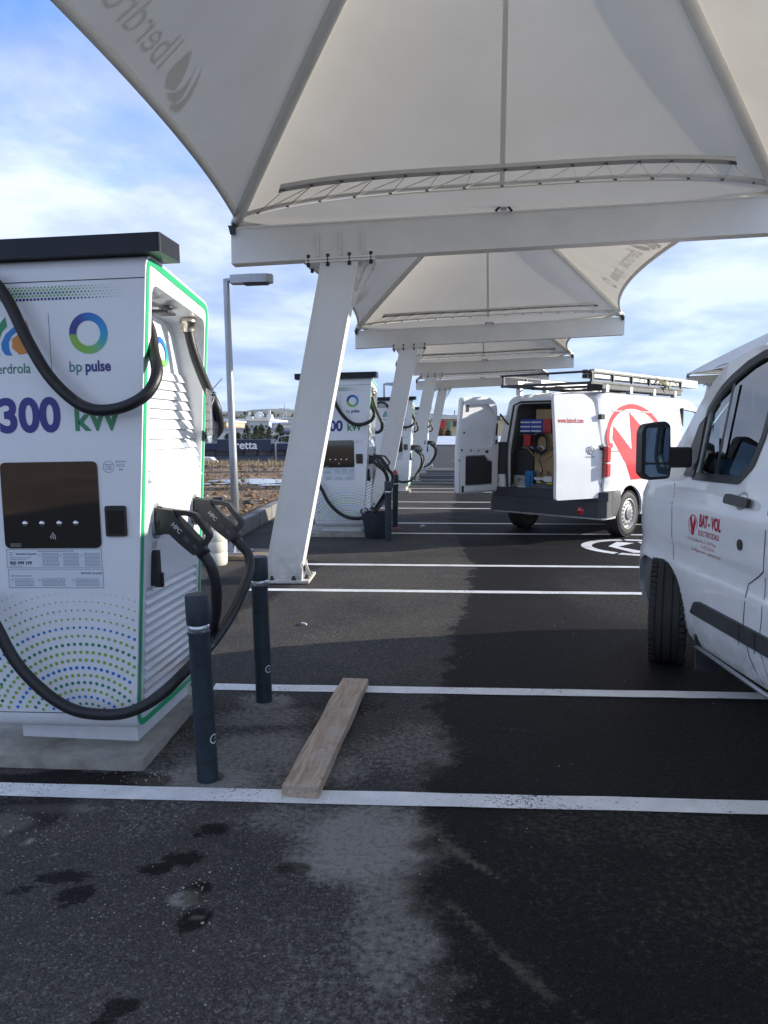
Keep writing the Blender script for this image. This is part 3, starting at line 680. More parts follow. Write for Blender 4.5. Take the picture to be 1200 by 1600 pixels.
def make_canopy():
    r = empty('fabric_canopy')
    N, MM = 56, 30
    for k in range(4):
        V = []; F = []
        for j in range(MM + 1):
            for i in range(N + 1): V.append(panel(k, -1 + 2 * i / N, j / MM))
        for j in range(MM):
            for i in range(N): a = j * (N + 1) + i; F.append((a, a + 1, a + N + 2, a + N + 1))
        pn = rawmesh('membrane_panel', V, F, 'memb', r, True)
        # hem: thicker band along the free edge, set 8 mm under the cloth
        V = []; F = []; lim = .995
        for i in range(N + 1):
            u = -lim + 2 * lim * i / N; wv = .018 if k % 2 == 0 else .022
            for vv, dz in ((0, -.002), (0, -.014), (wv, -.016), (wv, -.004)):
                p = panel(k, u, vv).copy(); p.z += dz; V.append(p)
        for i in range(N):
            for q in range(4): a = i * 4 + q; b = i * 4 + (q + 1) % 4; F.append((a, b, b + 4, a + 4))
        rawmesh('hem', V, F, 'hem', pn, True)
        if k % 2 == 0:   # seam welt down the middle of the end panels
            V = []; F = []
            for j in range(MM + 1):
                for du in (-.008, .008):
                    p = panel(k, du * (1 + 1.5 * j / MM), j / MM).copy(); p.z -= .006; V.append(p)
            for j in range(MM): F.append((2 * j, 2 * j + 1, 2 * j + 3, 2 * j + 2))
            rawmesh('seam', V, F, 'hem', pn, True)
    for k in range(4):
        q = MB(); q.tube([rib(k, t / 14) + Vector((0, 0, -.05)) for t in range(15)], .052, 12); q.build('rib', 'steel', r)
        q = MB(); q.cyl(CC[k] + Vector((0, 0, -.10)), CC[k] + Vector((0, 0, .03)), .02, 10); q.build('corner_pin', 'galv', r)
    q = MB(); q.lathe([(.0001, -.12), (.16, -.12), (.16, -.06), (.10, .02), (.0001, .02)], 20, APEX); q.build('crown_ring', 'galv', r)
    # printed lettering on the outside of the side panels; seen mirrored from below
    for k in (3, 1):
        P = Print(); g = (.10, .10, .105)
        sc = .42
        P.poly([(x * sc, y * sc) for x, y in [(-.02, -.02), (.28, -.12), (.47, .03), (.50, .28), (.40, .62), (.18, .45), (.02, .22)]], (.14, .13, .12))
        P.poly([(x * sc - .06, y * sc) for x, y in [(-.10, -.17), (.12, -.20), (.27, -.14), (.12, -.05), (-.02, .12), (.02, .35), (.15, .60), (-.03, .38), (-.17, .12), (-.19, -.05)]], (.13, .14, .15))
        P.poly([(x * sc - .15, y * sc) for x, y in [(-.14, -.24), (.12, -.30), (.2, -.23), (.02, -.12), (-.06, .08), (.02, .36), (.13, .6), (-.08, .4), (-.22, .12), (-.22, -.1)]], (.12, .125, .13))
        P.text('Iberdrola', g, (.29, -.01), .38, .001, sx=.74); P.text('bp', g, (1.62, -.01), .35, .002, sx=.77); P.text('pulse', g, (1.93, -.01), .35, .008, sx=.74); P.ring(2.92, .11, .17, .11, g)
        L = (CC[k % 4] - CC[(k + 1) % 4]).length
        def fn(s, h, k=k, L=L):
            u = 1 - 2 * (s + 2.62) / L      # text runs left to right when seen from outside
            d = 2.75
            p = panel(k, max(-1, min(1, u * 1.0)), max(0, min(1, (h + .20) / d))); return p + Vector((0, 0, .006))
        # subdivision so that letters follow the cloth
        P.build('membrane_print', fn, r, 'clothink')
    # lacing strip: sewn flap + eyelets + cord on the far end panel
    V = []; F = []; n = 40
    for i in range(n + 1):
        u = -.84 + 1.70 * i / n
        for vv, dz in ((.070, -.010), (.088, -.006), (.088, -.002), (.070, -.014)):
            p = panel(0, u, vv).copy(); p.z += dz - (.018 if vv < .075 else 0); V.append(p)
    for i in range(n):
        for q in range(4): a = i * 4 + q; b = i * 4 + (q + 1) % 4; F.append((a, b, b + 4, a + 4))
    rawmesh('lacing_flap', V, F, 'hem', r, True)
    ey = MB(); co = MB(); up = []; lo = []
    for i in range(15): up.append(panel(0, -.82 + 1.66 * i / 14, .075) + Vector((0, 0, -.032))); lo.append(panel(0, -.90 + 1.8 * (i + .0) / 14, .012) + Vector((0, 0, -.034)))
    for p in up + lo: ey.lathe([(.009, -.003), (.016, -.003), (.016, .003), (.009, .003)], 8, p)
    pts = []
    for a, b in zip(up, lo): pts += [a, b]
    co.tube(pts, .004, 5)
    o = ey.build('eyelet', 'seam', r); o['kind'] = 'stuff'; co.build('lacing_cord', 'hem', r)
    # gutter cloth bridging to the next bay over the beam
    V = []; F = []; n = 40
    ax2 = (frame_pt(1, 2.1) - frame_pt(0, 2.1)).normalized()
    for i in range(n + 1):
        u = -1 + 2 * i / n; a = CC[0].lerp(CC[1], (u + 1) / 2); sh = 1 - abs(u) ** 3.2
        for j in range(7):
            t = -1 + 2 * j / 6; p = a + ax2 * (t * .655 * sh); p.z += -.012 - .030 * sh + (-.035) * sh * (1 - t * t); V.append(p)
    for i in range(n):
        for j in range(6): a = i * 7 + j; F.append((a, a + 1, a + 8, a + 7))
    rawmesh('gutter_cloth', V, F, 'memb', r, True)
    # clamp with two black hooks at the middle of the beam
    m = frame_pt(1, 2.15); q = MB()
    for s in (-1, 1):
        q.tube([m + Vector((s * .095, -.13, .075)), m + Vector((s * .05, -.13, .06)), m + Vector((s * .045, -.13, .025)), m + Vector((s * .08, -.12, -.01))], .012, 8)
    q.build('clamp_hook', 'seam', r)
    MB().box((m.x - .03, m.y - .13, m.z + .005), (m.x + .03, m.y - .09, m.z + .03)).build('clamp_plate', 'galv', r)
    return r
can0 = make_canopy(); CN = {0: can0}
for i in (1, 2, 3): c = copy_tree(can0); c.location = (RX * i, RY * i, 0); CN[i] = c
c = copy_tree(can0); c.location = (13.95, 24.16, .25); CN[4] = c
for i, lb in {0: 'nearest white tent canopy overhead, with mirrored lettering at upper left', 1: 'second white tent canopy, seen under the nearest beam, lettering at its right', 2: 'third white tent canopy from the camera along the row', 3: 'farthest white tent canopy of the row, over the last charger',
              4: 'white tent canopy of the separate row, its tip above the nearer van'}.items(): tag(CN[i], lb, 'canopy', 'white tent canopies over the charging bays')
#SPLIT
# ---------------------------------------------------------------- fast chargers
HW0, HW1 = .352, .512                    # half width at foot and top
def cw(z): return HW0 + (HW1 - HW0) * max(0, (z - .12)) / 2.13
YF, YB = -.375, .45
PROF = rpoly([(YF, .145), (YB, .145), (YB, 2.19), (YF, 2.285)], [.10, .06, .09, .075], 7)
def side(s): return lambda y, z, o=0: (s * (cw(z) + o), y, z)
def make_charger():
    r = empty('ev_charger')
    # body shell: wrap + side faces with holes
    b = MB(); n = len(PROF)
    L = [b.bm.verts.new((-cw(z), y, z)) for y, z in PROF]; Rr = [b.bm.verts.new((cw(z), y, z)) for y, z in PROF]
    for i in range(n): b._f([L[i], L[(i + 1) % n], Rr[(i + 1) % n], Rr[i]])
    inner = shrink(PROF, .012)
    up_hole = rpoly([(-.30, 1.28), (.395, 1.28), (.395, 2.10), (-.30, 2.165)], [.005, .005, .06, .06], 5)
    lo_hole = rrect(-.30, .25, .385, .80, .02, 3)
    for s in (-1, 1):
        V, F = fill2d([PROF, up_hole, lo_hole]); vs = [b.bm.verts.new((s * cw(z), y, z)) for y, z in V]
        for f in F: b._f([vs[i] for i in f])
    bmesh.ops.remove_doubles(b.bm, verts=b.bm.verts[:], dist=.0003); bmesh.ops.recalc_face_normals(b.bm, faces=b.bm.faces[:])
    b.build('body', 'chg', r, sharp=25)
    def depth(y, z): return .185 * (z - 1.28) / .85
    for s in (-1, 1):
        # recessed inclined panel, its walls and ceiling
        q = MB(); hp = up_hole; m = len(hp)
        O = [q.bm.verts.new((s * cw(z), y, z)) for y, z in hp]; I = [q.bm.verts.new((s * (cw(z) - max(0, depth(y, z)) - .002), y, z - (.02 if z > 2 else 0))) for y, z in hp]
        for i in range(m): q._f([O[i], O[(i + 1) % m], I[(i + 1) % m], I[i]])
        q._f(I); bmesh.ops.recalc_face_normals(q.bm, faces=q.bm.faces[:]); bmesh.ops.reverse_faces(q.bm, faces=q.bm.faces[:])
        q.build('recess', 'chg', r)
        q = MB(); hp = lo_hole; m = len(hp)
        O = [q.bm.verts.new((s * cw(z), y, z)) for y, z in hp]; I = [q.bm.verts.new((s * (cw(z) - .03), y, z)) for y, z in hp]
        for i in range(m): q._f([O[i], O[(i + 1) % m], I[(i + 1) % m], I[i]])
        q._f(I); q.build('lower_recess', 'chg', r)
        # louvre slats (upper, on the inclined panel) and ribs (lower)
        for k in range(11):
            z0 = 1.285 + k * .0485; q = MB()
            def X(z, o): return s * (cw(z) - max(0, depth(0, z)) + o)
            A = [(X(z0, .016), z0 + .005), (X(z0 + .046, .0025), z0 + .046), (X(z0 + .046, -.012), z0 + .046), (X(z0, -.004), z0 + .005)]
            q.prism(A, -.285, .385, 'y'); q.build('slat', 'chg', r)
        for k in range(12):
            z0 = .262 + k * .0445; q = MB()
            A = [(s * (cw(z0) - .002), z0 + .004), (s * (cw(z0) + .006), z0 + .016), (s * (cw(z0) - .004), z0 + .03), (s * (cw(z0) - .024), z0 + .0425), (s * (cw(z0) - .026), z0 + .004)]
            q.prism(A, -.285, .37, 'y'); q.build('rib', 'chg', r)
        # green trim: a closed ribbon just inside the edge
        P0 = shrink(PROF, .012); P1 = shrink(PROF, .042); q = MB(); m = len(P0)
        a = [q.bm.verts.new((s * (cw(z) + .0025), y, z)) for y, z in P0]; c_ = [q.bm.verts.new((s * (cw(z) + .0025), y, z)) for y, z in P1]
        for i in range(m): q._f([a[i], a[(i + 1) % m], c_[(i + 1) % m], c_[i]])
        q.build('green_trim', 'green', r)
        # ports in the recess ceiling, glands, socket plates, lock box
        q = MB()
        for (y0, y1, dx) in ((-.20, -.08, .0), (.0, .12, 0)):
            q.box((min(s * (cw(2.1) - .13), s * (cw(2.1) - .05)), y0, 2.103 - .06 * (y0 + .3)), (max(s * (cw(2.1) - .13), s * (cw(2.1) - .05)), y1, 2.12 - .06 * (y0 + .3)), bev=.006)
        q.lathe([(.0001, 0), (.022, 0), (.022, .02), (.0001, .02)], 10, (s * (cw(2.1) - .04), -.01, 2.095)); q.build('recess_port', 'bump', r)
        for y in (-.255, .315):
            q = MB(); q.lathe([(.031, 0), (.034, .012), (.034, .04), (.042, .042), (.042, .07), (.0001, .07)], 14, (s * (cw(2.05) - .06), y, 2.03)); q.build('cable_gland', 'brass', r)
        for y in (-.20, .31):
            q = MB(); q.prism([(y + .052 * math.cos(t * .5236) * (1), 1.105 + .085 * math.sin(t * .5236)) for t in range(12)], s * (cw(1.1) + .001), s * (cw(1.1) + .010), 'x'); q.build('socket_plate', 'galv', r)
            q = MB(); q.prism([(y + .038 * math.cos(t * .5236), 1.105 + .068 * math.sin(t * .5236)) for t in range(12)], s * (cw(1.1) + .010), s * (cw(1.1) + .03), 'x'); q.build('socket', 'black', r)
        q = MB(); q.prism(rrect(-.245, .80, -.20, .97, .02), s * (cw(.9) - .01), s * (cw(.9) + .03), 'x'); q.box((min(s * (cw(.86)), s * (cw(.86) + .042)), -.212, .79), (max(s * (cw(.86)), s * (cw(.86) + .042)), -.19, .86), bev=.004); q.build('side_lock', 'black', r)
    q = MB(); q.box((-HW0 + .07, YF + .14, 0), (HW0 - .055, YB - .03, .150)); q.build('plinth', 'chg', r)
    q = MB(); q.prism(rpoly([(-.592, -.41), (.592, -.41), (.592, -.17), (-.592, -.17)], .012, 3), 2.272, 2.352, 'z'); q.build('cap', 'cap', r)
    q = MB(); q.box((-.45, -.30, 2.24), (.45, -.18, 2.273)); q.build('cap_foot', 'seam', r)
    q = MB(); q.box((-.505, YF - .0012, 2.172), (.505, YF + .004, 2.176)); q.box((-.35, YF - .0012, .234), (.352, YF + .004, .237)); q.build('panel_gap', 'seam', r)
    # screen, card reader
    scr = MB().prism(rrect(-.213, 1.004, .243, 1.392, .028, 5), YF - .006, YF + .01, 'y').build('screen', 'screen', r)
    for x in (-.109, -.029, .053, .131):
        q = MB(); q.lathe([(.0001, YF - .013), (.0115, YF - .013), (.0135, YF - .008), (.0135, YF - .0062), (.0001, YF - .0062)], 12, (x, 0, 1.116), axis='y'); q.build('button', 'chrome', scr)
    q = Print()
    for i in range(3): q.ring(0, 1.05, .012 + .010 * i, .008 + .010 * i, (.55, .55, .55), 10, None, -.2, 1.0)
    q.frame(-.185, 1.012, -.135, 1.026, .001, (.4, .42, .42)); q.rect(-.184, 1.013, -.136, 1.025, (.12, .13, .12))
    for i in range(6): q.rect(-.18 + i * .0075, 1.015, -.1755 + i * .0075, 1.023, (.3, .3, .28))
    q.build('screen_print', lambda u, v: (u, YF - .0075, v), scr)
    cr = MB().prism(rrect(.270, 1.056, .366, 1.193, .010, 3), YF - .012, YF + .01, 'y').build('card_reader', 'black', r)
    MB().prism(rrect(.281, 1.068, .356, 1.172, .006, 3), YF - .0135, YF - .012, 'y').build('reader_window', 'screen', cr)
    # stickers
    ink = (.03, .08, .13)
    for (x0, z0, x1, z1, k) in ((-.212, .913, .240, 1.000, 0), (-.210, .822, .242, .908, 1)):
        st = MB().prism([(x0, z0), (x1, z0), (x1, z1), (x0, z1)], YF - .0018, YF + .002, 'y').build('sticker', 'sticker', r)
        q = Print(); q.frame(x0, z0, x1, z1, .0014, ink)
        if k == 0:
            q.ring(x0 + .022, z1 - .022, .008, .0065, ink, 12); q.text('iberdrola | bp pulse', ink, (x0 + .045, z1 - .026), .0125, .0002)
            q.text('Centro de atencion al cliente', (.1, .15, .2), (x0 + .014, z1 - .041), .0085); q.text('Customer service 24 h', (.1, .15, .2), (x0 + .014, z1 - .050), .0085)
            q.text('900 999 199', (.01, .03, .06), (x0 + .013, z0 + .016), .021, .0006); q.text('Mas info en la app', (.1, .15, .2), (x0 + .014, z0 + .006), .008)
            cols = [(x0 + .17, x0 + .25), (x0 + .27, x0 + .345), (x0 + .37, x1 - .008)]; q.text('Instrucciones de uso del punto de recarga', ink, (x0 + .15, z1 - .012), .010)
        else:
            q.text('iberdrola | bp pulse', ink, (x1 - .105, z1 - .022), .0125, .0002); q.text('Informacion al usuario', ink, (x0 + .012, z1 - .034), .011)
            cols = [(x0 + .03, x0 + .12), (x0 + .16, x0 + .27), (x0 + .32, x1 - .02)]
        for ci, (a, b_) in enumerate(cols):
            for i in range(10 if k == 0 else 6):
                z = z1 - (.022 if k == 0 else .046) - i * .0062; xx = a
                while xx < b_:
                    wl = R.uniform(.006, .016); q.rect(xx, z, min(b_, xx + wl), z + .003, (.28, .34, .40)); xx += wl + .003
            q.ring(a - .012, z1 - .03 - .02 * k, .005, .0038, ink, 8)
        q.build('sticker_print', lambda u, v: (u, YF - .0026, v), st)
    # front print
    q = Print(); navy = (.035, .035, .24); grn = (.03, .22, .12)
    q.ring(.295, 1.366, .026, .0245, navy, 24); 
    for i, t_ in enumerate(['Instalacion', 'Google', 'accesible']): q.text(t_, navy, (.295, 1.373 - i * .010), .009, 0, 'CENTER')
    q.text('iberdrola bp', navy, (.328, 1.386), .010); q.text('Escanea para', navy, (.332, 1.374), .007); q.text('iniciar la carga', navy, (.332, 1.366), .007); q.rect(.345, 1.350, .350, 1.356, navy); q.dot(.357, 1.353, .003, navy)
    q.rect(.0585, 1.79, .0605, 2.038, (.04, .05, .09))
    def gc(x, y):
        a = math.degrees(math.atan2(y, x)) % 360
        kn = [(0, (.02, .36, .62)), (45, (.01, .25, .66)), (95, (.02, .14, .50)), (130, (.035, .045, .28)), (180, (.035, .04, .26)), (186, (.25, .50, .06)), (250, (.24, .50, .05)), (300, (.18, .52, .22)), (330, (.05, .42, .45)), (360, (.02, .36, .62))]
        for (a0, c0), (a1, c1) in zip(kn, kn[1:]):
            if a <= a1: t = (a - a0) / (a1 - a0); return tuple(c0[i] + (c1[i] - c0[i]) * t for i in range(3))
        return kn[-1][1]
    q.ring(.238, 1.948, .088, .054, None, 72, gcol=gc)
    q.text('bp', (.04, .20, .20), (.139, 1.785), .066, .0004, sx=.95); q.text('pulse', (.035, .04, .22), (.214, 1.785), .064, .0022, sx=.88)
    q.text('iberdrola', (.03, .20, .14), (-.235, 1.785), .062, .0004, sx=.86)
    # three drops
    q.poly([(-.085, 1.865), (-.050, 1.87), (-.030, 1.90), (-.026, 1.95), (-.045, 2.015), (-.066, 1.965), (-.115, 1.935), (-.118, 1.895)], (.72, .26, .03))
    q.poly([(-.165, 1.885), (-.15, 1.865), (-.118, 1.862), (-.130, 1.885), (-.132, 1.92), (-.115, 1.948), (-.075, 1.975), (-.105, 1.985), (-.145, 1.955), (-.168, 1.915)], (.01, .22, .62))
    q.poly([(-.225, 1.87), (-.195, 1.86), (-.175, 1.863), (-.185, 1.885), (-.178, 1.925), (-.16, 1.965), (-.135, 1.99), (-.14, 2.03), (-.175, 1.995), (-.205, 1.96), (-.225, 1.92)], (.03, .30, .12))
    q.text('300', (.035, .035, .24), (-.206, 1.53), .205, .0075, sx=.95); q.text('kW', (.05, .27, .13), (.148, 1.53), .142, .0045, sx=.98)
    # upper dot band
    for i in range(52):
        x = -.43 + i * .0166; f = max(0, min(1, (.46 - x) / .34)) * (max(0, min(1, (x + .46) / .05)))
        for j, (dz, c_, rr) in enumerate(((2.100, (.02, .03, .20), .0062), (2.1135, (.18, .42, .12), .0056), (2.126, (.03, .24, .20), .0062), (2.139, (.20, .45, .10), .0054), (2.150, (.16, .38, .14), .0044))):
            if f * rr > .0009: q.dot(x + (.0083 if j % 2 else 0), dz, rr * f, c_, 7)
    q.build('front_print', lambda u, v: (u, YF - .0015, v), r)
    # lower fan of dots
    q = Print(); cols = [(.02, .02, .14), (.02, .19, .62), (.03, .26, .15), (.25, .44, .07), (.25, .45, .08)]
    rg = random.Random(5)
    for (cx0, cz0, r0, nr, drr, yo) in ((.12, .12, .10, 22, .0305, 1), (-.50, .20, .05, 8, .031, .9)):
        for k in range(nr):
            rr = r0 + drr * k * (1 + .012 * k); nn = int(2 * math.pi * rr / .0265)
            for i in range(nn):
                a = 2 * math.pi * i / nn + k * .11
                x = cx0 + rr * 1.10 * math.cos(a); z = cz0 + rr * math.sin(a)
                if z < .243 or z > .80 or abs(x) > cw(z) - .012: continue
                if cx0 < 0 and x > cx0 + .22: continue
                if cx0 > 0 and x < -.30 and z < .42: continue
                fr = (z - .24) / .56; sz = .0086 * (1 - .75 * max(0, fr - .55) / .45) * (.66 + .34 * min(1, k / 5))
                sz *= yo
                if x < -.25 and fr > .7: sz *= .7
                band = k % 7
                c_ = cols[4] if k > 14 else (cols[0] if k < 1 else cols[[1, 3, 2, 1, 3, 2, 4][band]]) if k < 9 else cols[[3, 1, 4, 2, 4, 1, 3][band]]
                if k > 11 and rg.random() < .08: c_ = cols[2]
                q.dot(x, z, sz, c_, 7)
    q.build('dot_pattern', lambda u, v: (u, YF - .0015, v), r)['kind'] = 'stuff'
    q = Print(); q.ring(.12, 1.92, .075, .046, None, 40, gcol=gc); q.rect(-.014, 1.84, -.012, 2.0, (.3, .32, .34)); q.text('bppulse', navy, (.05, 1.80), .045, .0008); q.text('iberdrola', grn, (-.20, 1.81), .042)
    q.poly([(-.10, 1.87), (-.07, 1.88), (-.055, 1.92), (-.075, 1.98), (-.12, 1.93)], (.72, .26, .03)); q.poly([(-.15, 1.87), (-.11, 1.865), (-.125, 1.91), (-.09, 1.96), (-.14, 1.95)], (.01, .22, .62))
    def rf(u, v): y = u + .05; z = v; return (cw(z) - (.185 * (z - 1.28) / .85) + .0015, y, z)
    q.build('recess_print', rf, r)
    q = Print()
    for y in (-.20, .31):
        for j in range(7): q.rect(y - .012, 1.215 + j * .012, y + (.012 if j % 2 else .004), 1.220 + j * .012, (.42, .45, .46))
    q.rect(-.24, .975, -.18, 1.01, (.55, .57, .57)); q.build('socket_print', lambda u, v: (cw(v) + .0012, u, v), r)
    # connectors (two on the right side)
    for (y, yl) in ((-.20, 0), (.31, 1)):
        c = MB(); x0 = cw(1.1) + .004
        c.prism(rpoly([(x0 - .02, 1.172), (x0 + .02, 1.165), (x0 + .09, 1.155), (x0 + .11, 1.12), (x0 + .235, .985), (x0 + .215, .955), (x0 + .18, .945), (x0 + .115, 1.00), (x0 + .07, 1.045), (x0 + .02, 1.045), (x0 - .02, 1.035)], .012, 3), y - .034, y + .034, 'y')
        g = rpoly([(x0 + .08, 1.158), (x0 + .165, 1.148), (x0 + .195, 1.138), (x0 + .262, 1.045), (x0 + .262, 1.025), (x0 + .235, .985), (x0 + .222, .998), (x0 + .240, 1.035), (x0 + .18, 1.118), (x0 + .15, 1.128), (x0 + .10, 1.128)], .006, 2)
        c.prism(g, y - .020, y + .020, 'y')
        M4 = Matrix.Rotation(0, 4, 'Z'); c.tube([(x0 + .185, y, .995), (x0 + .225, y, .94)], [.036, .033], 12)
        co = c.build('connector', 'bump' if yl else 'black', r, sharp=30)
        q = Print(); q.text('HPC', (.42, .43, .44), (.004, .004), .030, .0008)
        for i in range(3): q.rect(.085, .001 + i * .008, .12, .004 + i * .008, (.12, .12, .13))
        a = math.atan2(-.135, .125)
        q.build('connector_print', lambda u, v, x0=x0, y=y, a=a: (x0 + .075 + u * math.cos(a) - v * math.sin(a), y - .0355, 1.088 + u * math.sin(a) + v * math.cos(a)), co)
    x0 = cw(1.1) + .004
    # cables
    c1 = [(cw(2.05) - .06, -.255, 2.05), (cw(2) - .02, -.265, 1.96), (.50, -.31, 1.87), (.548, -.40, 1.765), (.52, -.455, 1.675), (.42, -.47, 1.622), (.30, -.47, 1.612), (.20, -.465, 1.655), (.09, -.46, 1.765), (.0, -.455, 1.92), (-.085, -.45, 2.10), (-.17, -.46, 2.20), (-.30, -.45, 2.22), (-.47, -.40, 2.12), (-.60, -.30, 1.85), (-.66, -.25, 1.5), (-.62, -.28, 1.1), (-.46, -.38, .84),
          (-.29, -.50, .79), (-.22, -.50, .70), (-.13, -.50, .52), (-.01, -.50, .385), (.12, -.50, .302), (.25, -.49, .276), (.38, -.48, .287), (.50, -.44, .345), (.585, -.36, .425), (.645, -.12, .50), (.685, .08, .60), (.72, .20, .72), (.728, .28, .80), (.712, .31, .865), (x0 + .25, .31, .905), (x0 + .225, .31, .935), (x0 + .205, .31, .97)]
    MB().tube(catmull(c1, 6), .0255, 12).build('charging_cable', 'cable', r)
    c2 = [(x0 + .205, -.20, .97), (x0 + .225, -.20, .935), (x0 + .25, -.20, .89), (.695, -.19, .82), (.69, -.17, .73), (.655, -.10, .62), (.585, .0, .51), (.505, .12, .40), (.44, .32, .33), (.36, .52, .34), (.2, .62, .42), (0, .66, .60), (-.2, .62, 1.0)]
    MB().tube(catmull(c2, 6), .027, 12).build('charging_cable', 'cable', r)
    c3 = [(cw(2.05) - .06, .315, 2.05), (.455, .315, 1.95), (.49, .31, 1.84), (.54, .30, 1.72), (.575, .30, 1.64), (.572, .34, 1.565), (.54, .42, 1.52), (.45, .52, 1.50), (.25, .56, 1.60), (.05, .52, 1.80)]
    MB().tube(catmull(c3, 6), .0255, 12).build('charging_cable', 'cable', r)
    return r
ch0 = make_charger(); CH = [ch0]
LEAN = -.020
CPOS = [(-1.445, 3.80, .02), (-.605, 11.46, .02), (.28, 19.33, .02), (1.15, 27.38, .02)]
for i in range(1, 4): CH.append(copy_tree(ch0))
for i, (c, p) in enumerate(zip(CH, CPOS)): c.location = (p[0], p[1], .118); c.rotation_euler = (0, LEAN, rad(-6 - .3 * i))
for c in CH:       # chargers stand on pads .12 high; local z starts at the pavement
    c.location.z = 0.0
for c, lb in zip(CH, ['nearest tall white fast charger, its front filling the left of the picture', 'second white fast charger, behind the black tub and the leaning post', 'third white fast charger, between the second and third leaning posts', 'farthest white fast charger, beside the fourth leaning post']):
    tag(c, lb, 'EV charger', 'white fast chargers along the bays')
# things hanging on the nearest charger's rear cable: bagged tag with tie (stays with the cable)
q = MB(); q.box((.555, .235, 1.50), (.562, .305, 1.70), bev=.002); tg = q.build('cable_tag', 'navy2', ch0)
q = MB(); q.tube([(.548, .26, 1.71), (.56, .24, 1.71), (.60, .22, 1.745), (.64, .21, 1.78)], .0022, 5); q.build('cable_tie', 'seam', ch0)
q = MB(); q.prism([(.545, 1.74), (.575, 1.72), (.572, 1.50), (.562, 1.455), (.545, 1.46), (.535, 1.55)], .232, .309, 'y'); q.build('clear_sleeve', 'film', ch0)

# concrete pads
def pad(i, x0, x1, y0, y1, h):
    b = MB(); b.prism(rpoly([(x0, y0), (x1, y0), (x1, y1), (x0, y1)], .02, 2), -.03, h, 'z')
    bmesh.ops.subdivide_edges(b.bm, edges=[e for e in b.bm.edges if e.calc_length() > .3], cuts=10, use_grid_fill=True)
    for v in b.bm.verts:
        v.co.x += R.uniform(-.004, .004); v.co.y += R.uniform(-.004, .004)
    o = b.build('concrete_pad', 'conc'); o.location = (CPOS[i][0], CPOS[i][1], 0); o.rotation_euler = (0, 0, rad(-3.5)); return o
for i, lb in enumerate(['rough concrete pad under the nearest charger', 'concrete pad under the second charger, behind the tub', 'concrete pad under the third charger', 'concrete pad under the farthest charger']):
    tag(pad(i, -.95, .385, -.45, .56, .056), lb, 'concrete pad', 'concrete pads under the chargers')

# ---------------------------------------------------------------- bollards
def make_bollard():
    r = empty('bollard')
    MB().lathe([(.0001, -.1), (.046, -.1), (.046, .655), (.0495, .657), (.0495, .668), (.044, .672), (.044, .70), (.0001, .70)], 28).build('post', 'boll', r, sharp=35)
    MB().lathe([(.0455, .671), (.0472, .672), (.0472, .703), (.0455, .704)], 28).build('reflective_band', 'band', r)
    MB().lathe([(.0001, .704), (.0505, .704), (.0515, .712), (.0515, .825), (.046, .834), (.0001, .836)], 28).build('top_sleeve', 'boll', r, sharp=35)
    q = Print(); q.ring(0, .195, .022, .016, (.6, .6, .6), 14, None, .6, 5.6); q.rect(.0, .193, .02, .197, (.6, .6, .6))
    def fn(u, v): a = rad(-38) + u / .0466; return (.0468 * math.cos(a), .0468 * math.sin(a), v)
    q.build('maker_mark', fn, r); return r
b0 = make_bollard(); BL = [b0] + [copy_tree(b0) for _ in range(3)]
for o, p, e, lb in zip(BL, [(-.776, 3.245), (-.682, 4.238), (.062, 10.62), (.176, 12.25)], [(.0, -.034, .2), (.01, -.022, 0), (.0, -.012, .9), (0, -.02, 2)],
                       ['nearest dark steel bollard, in front of the first charger cable', 'dark steel bollard beside the end of the timber plank', 'dark bollard just behind the rubber tub', 'far dark bollard with a pink plastic piece on its top']):
    o.location = (*p, 0); o.rotation_euler = e; tag(o, lb, 'bollard', 'dark steel bollards in front of the chargers')
# open core hole beside the nearest bollard
MB().lathe([(.0001, .0042), (.058, .0042), (.058, .0046), (.0001, .0046)], 20, (-.768, 3.262, 0)).build('core_hole', 'seam')['kind'] = 'structure'
q = MB(); q.prism(rpoly([(-.055, 0), (.04, -.012), (.07, .01), (.05, .05), (.015, .085), (-.02, .03)], .01, 2), -.03, .03, 'y'); o = q.build('pink_cap', 'pink'); o.location = (.155, 12.25, .838); tag(o, 'pink red plastic piece lying on the far bollard', 'plastic piece')

# ---------------------------------------------------------------- plank, tub, jug, lamp posts
q = MB(); q.box((-.078, -.71, 0), (.078, .71, .052), bev=.003, seg=1)
bmesh.ops.subdivide_edges(q.bm, edges=[e for e in q.bm.edges if e.calc_length() > .6], cuts=14)
for v in q.bm.verts: v.co.x += .0025 * math.sin(v.co.y * 9 + v.co.z * 30) + R.uniform(-.0008, .0008); v.co.z += .002 * math.sin(v.co.y * 5) * (v.co.z > .02)
o = q.build('timber_plank', 'plank'); o.location = (-.262, 3.77, .004); o.rotation_euler = (0, 0, rad(-7.2)); tag(o, 'weathered timber plank lying on the asphalt across the painted line', 'plank')
tub = empty('rubber_tub', (-.10, 10.98, 0)); tag(tub, 'black rubber tub with two handles standing before the second charger', 'tub')
MB().lathe([(.0001, 0), (.165, 0), (.172, .01), (.222, .35), (.234, .352), (.234, .362), (.216, .362), (.162, .02), (.0001, .02)], 28).build('tub_wall', 'tub', tub, sharp=40)
for a in (1, -1):
    pts = [(a * .10 * math.cos(t) + 0, 0, .355 + .055 * math.sin(t)) for t in [math.pi * k / 8 for k in range(9)]]
    MB().tube([(a * .19, x, z) if False else (x, a * .218, z) for x, _, z in pts], .011, 8).build('handle', 'tub', tub)
tub.rotation_euler = (0, 0, rad(58))
jug = empty('jerrycan', (-1.93, 8.72, 0)); tag(jug, 'white plastic jerrycan standing behind the nearest charger', 'jerrycan')
